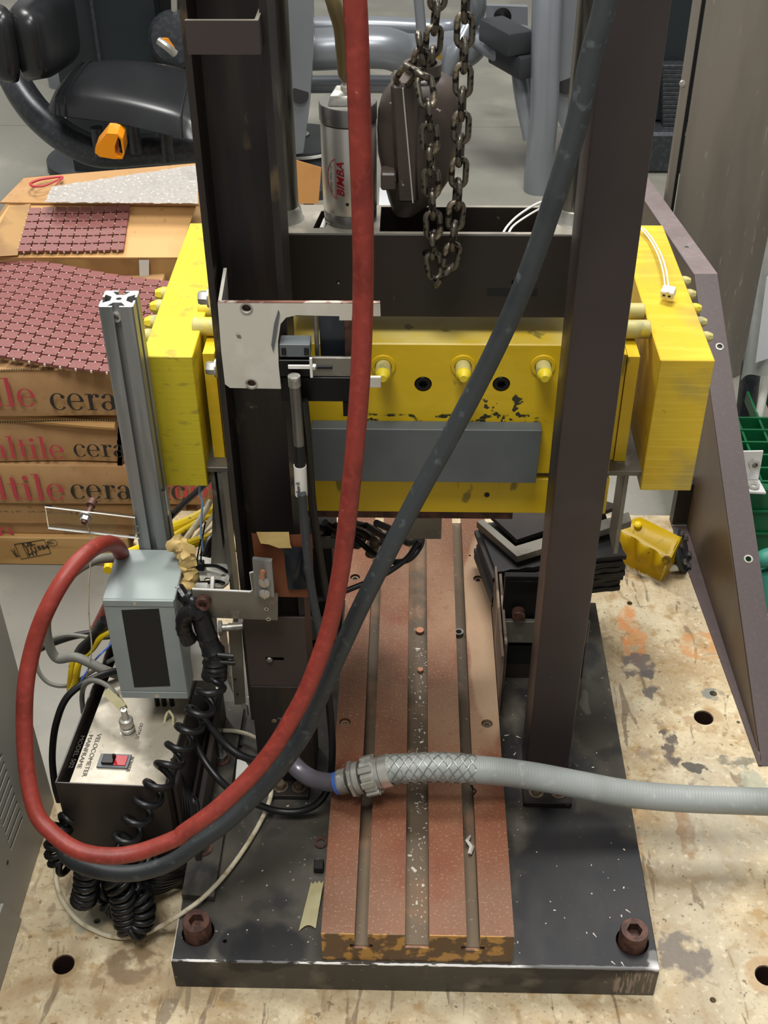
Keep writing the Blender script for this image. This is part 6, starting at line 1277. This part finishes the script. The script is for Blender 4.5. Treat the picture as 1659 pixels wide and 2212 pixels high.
part('lever', MB().tube([at(343, 88, Y=2.83), at(360, 100, Y=2.82), at(378, 116, Y=2.83)], .012, 10, sub=3), m_stain, tw)
part('orange_accent', MB().prism([at(a, b, Y=2.825) for a, b in ((350, 83), (362, 84), (376, 104), (368, 102))], (0, .01, 0)), m_orange, tw, 'orange accent')
part('chrome_rod', MB().cyl(at(378, 75, Y=2.95), at(375, -40, Y=2.95), .01, seg=10).lathe(at(378, 60, Y=2.95), (0, 0, 1), [(0, -.03), (.02, -.03), (.024, 0), (.014, .02), (0, .02)], 14), m_stain, tw)
solo('striped_can', 'pale striped roll seen between the seat and the backrest', 'roll', MB().lathe(at(133, 185, Z=ZF), (0, 0, 1), [(0, 0), (.05, 0)]+[(.05+.003*(k % 2), .02+k*.03) for k in range(12)]+[(0, .36)], 20), m_gym, at(133, 185, Z=ZF))

# ------------------------------------------------------------------ silver gym machine in the centre back
gmch = thing('silver_gym_frame', 'silver tubular gym machine frame behind the hoist', 'gym machine', at(800, 120, Z=ZF))
def gt(pts, r, mt=m_gym, seg=16, nm='frame_tube', lab=None, sub=6): return part(nm, MB().tube([at(a, b, Y=y) for a, b, y in pts], r, seg, sub=sub), mt, gmch, lab, angle=60)
gt([(655, 58, 3.4), (800, 56, 3.4), (960, 62, 3.4), (1010, 50, 3.35), (1030, 10, 3.3), (1010, -60, 3.3), (960, -200, 3.4)], .032)
gt([(655, 108, 3.2), (820, 103, 3.2), (880, 118, 3.22), (945, 115, 3.25), (1000, 105, 3.3), (1030, 70, 3.3)], .066)
gt([(655, 182, 3.3), (760, 181, 3.3), (900, 176, 3.3), (960, 120, 3.35)], .030)
gt([(960, 165, 3.2), (985, 110, 3.2), (1010, 60, 3.25)], .026)
gt([(880, -400, 3.0), (900, -60, 3.0), (912, 90, 3.0), (912, 140, 3.0)], .016)
for k, (a, b) in enumerate(((672, 60), (672, 75), (668, 160), (905, 122), (948, 122))):
    q = at(a, b, Y=3.12); part('frame_bolt', MB().lathe(q, (0, -1, .2), [(0, 0), (.012, 0), (.012, .012), (0, .012)], 6), m_brass, gmch)
q0 = [at(a, b, Y=3.0) for a, b in ((646, 330), (668, 312), (690, 160), (688, -40), (630, -40))]
part('dark_hole', MB().cyl(at(648, 205, Y=2.995), at(648, 205, Y=2.9985), .028, seg=20), m_blackbox, gmch, 'dark round opening')
part('side_upright', MB().prism([at(a, b, Y=3.0) for a, b in ((600, 340), (655, 330), (668, 230), (678, 100), (665, -400), (580, -400))], (0, .05, 0)), m_gym, gmch, 'flat silver upright')
lg = [(1163, 434, 2.95), (1162, 380, 2.95), (1175, 250, 2.95), (1178, 120, 2.97), (1182, 0, 3.0), (1188, -150, 3.05), (1200, -400, 3.1)]
gt(lg, .046); 
part('dark_hole', MB().cyl(at(1222, 183, Y=3.045), at(1222, 183, Y=3.0485), .030, seg=20), m_blackbox, gmch, 'dark round opening')
part('side_upright', MB().prism([at(a, b, Y=3.05) for a, b in ((1205, 260), (1200, 100), (1215, -400), (1310, -400), (1290, 300), (1225, 300))], (0, .05, 0)), m_gym, gmch, 'flat silver upright')
gt([(1128, 60, 3.1), (1122, 110, 3.1), (1130, 200, 3.05), (1150, 300, 3.0)], .03)
q = [at(a, b, Y=3.5) for a, b in ((1050, 60), (1140, 60), (1140, 15), (1050, 12))]; part('rear_plate', MB().quadslab(q, .03), m_gym, gmch)
q = at(1085, 36, Y=3.46); part('chrome_cap', MB().lathe(q, (0, -1, .2), [(.03, 0), (.03, .02), (.014, .022), (.012, .03), (0, .032)], 20), m_blk, gmch)
for (a, b, c, d) in ((1060, 60, 1112, 88), (1080, 108, 1135, 138)):
    m0 = at(a, b, Y=3.15); m1 = at(c, d, Y=3.0); gd = (m1-m0).normalized(); X_ = gd; Y_ = Vector((0, 0, 1)).cross(X_).normalized(); Z_ = X_.cross(Y_); mt = Matrix((X_, Y_, Z_)).transposed().to_4x4(); mt.translation = m0
    part('rubber_block', MB().box(0, (m1-m0).length*1.25, -.045, .045, -.035, .035, .008, 2, mt), m_darkrub, gmch, 'dark rubber foot block')
gt([(1035, 90, 3.2), (1068, 112, 3.12), (1085, 122, 3.1)], .028)
# floor items at the back
q = at(650, 335, Z=ZF); dk = thing('round_foot', 'round dark rubber foot with a bright rim beyond the left guide shaft', 'foot', q)
part('rubber_disc', MB().lathe(q+Vector((0, 0, .0005)), (0, 0, 1), [(0, 0), (.155, 0), (.155, .05), (.15, .06), (0, .062)], 40), m_darkrub, dk)
part('bright_rim', MB().lathe(q+Vector((0, 0, .045)), (0, 0, 1), [(.1555, 0), (.163, 0), (.163, .008), (.1555, .008), (.1555, 0)], 40), m_white, dk)
part('centre_bolt', MB().lathe(q+Vector((0, .03, .0625)), (0, 0, 1), [(0, 0), (.03, 0), (.03, .004), (.012, .006), (0, .006)], 20), m_galv, dk)
q = at(680, 385, Z=ZF); part('lower_disc', MB().lathe(q+Vector((0, -.05, .0005)), (0, 0, 1), [(0, 0), (.14, 0), (.14, .03), (0, .032)], 32), m_darkrub, dk)
kq = [at(645, 440, Y=1.5), at(688, 440, Y=1.5), at(694, 362, Y=1.5), at(640, 346, Y=1.5)]
kt = thing('kraft_card', 'tilted orange-brown kraft card standing behind the crosshead', 'card', kq[0])
part('card', MB().quadslab(kq, .001), m_kraft, kt)
part('card_prop', MB().box(kq[0].x+.01, kq[0].x+.03, 1.501, 1.52, ZF, kq[0].z+.05), m_woody, kt)
w = [at(a, b, Z=ZF+.002) for a, b in ((818, 446), (905, 446), (895, 405), (820, 405))]
solo('white_floor_sheet', 'white sheet lying on the floor behind the hoist', 'sheet', MB().quadslab(w, .001), m_paper, w[0])
# dark machine at right back
dm = thing('dark_machine', 'dark weight-stack machine glimpsed between the right column and the taupe cabinet', 'gym machine', at(1440, 300, Z=ZF))
x0_, x1_ = at(1400, 300, Y=3.2).x, at(1500, 200, Y=3.2).x
part('shroud', MB().box(x0_-.1, x1_+.1, 3.2, 3.5, ZF+.15, 1.2), m_shroud, dm)
part('base', MB().box(x0_-.1, x1_+.1, 3.1, 3.5, ZF+.0005, ZF+.14, .01), m_gymdark, dm)
for k in range(16):
    q = at(1448-k*.0, 140+k*9.5, Y=3.18); part('weight_plate', MB().box(q.x-.03, q.x+.05, 3.15, 3.1995, q.z-.006, q.z+.008, .002), m_gymdark, dm)

# ------------------------------------------------------------------ groups of look-alikes
for o in bpy.data.objects:
    k = o.name.split('.')[0]
    gname = {'tile_sheet': 'plum mosaic tile sheets on the cartons', 'press_column': 'columns of the press', 'copper_slug': 'copper slugs in the centre slot',
             'white_wire': 'thin white wires on the press', 'yellow_cable': 'yellow cables behind the junction box', 'support_block': 'black support blocks under the beam', 'cable_stub': 'short stubs on the taped bundle',
             'upright_rail': 'upright rails left of the column', 'blue_wire': 'blue wires'}.get(k)
    if gname and not o.parent and o.get('category'): o['group'] = gname
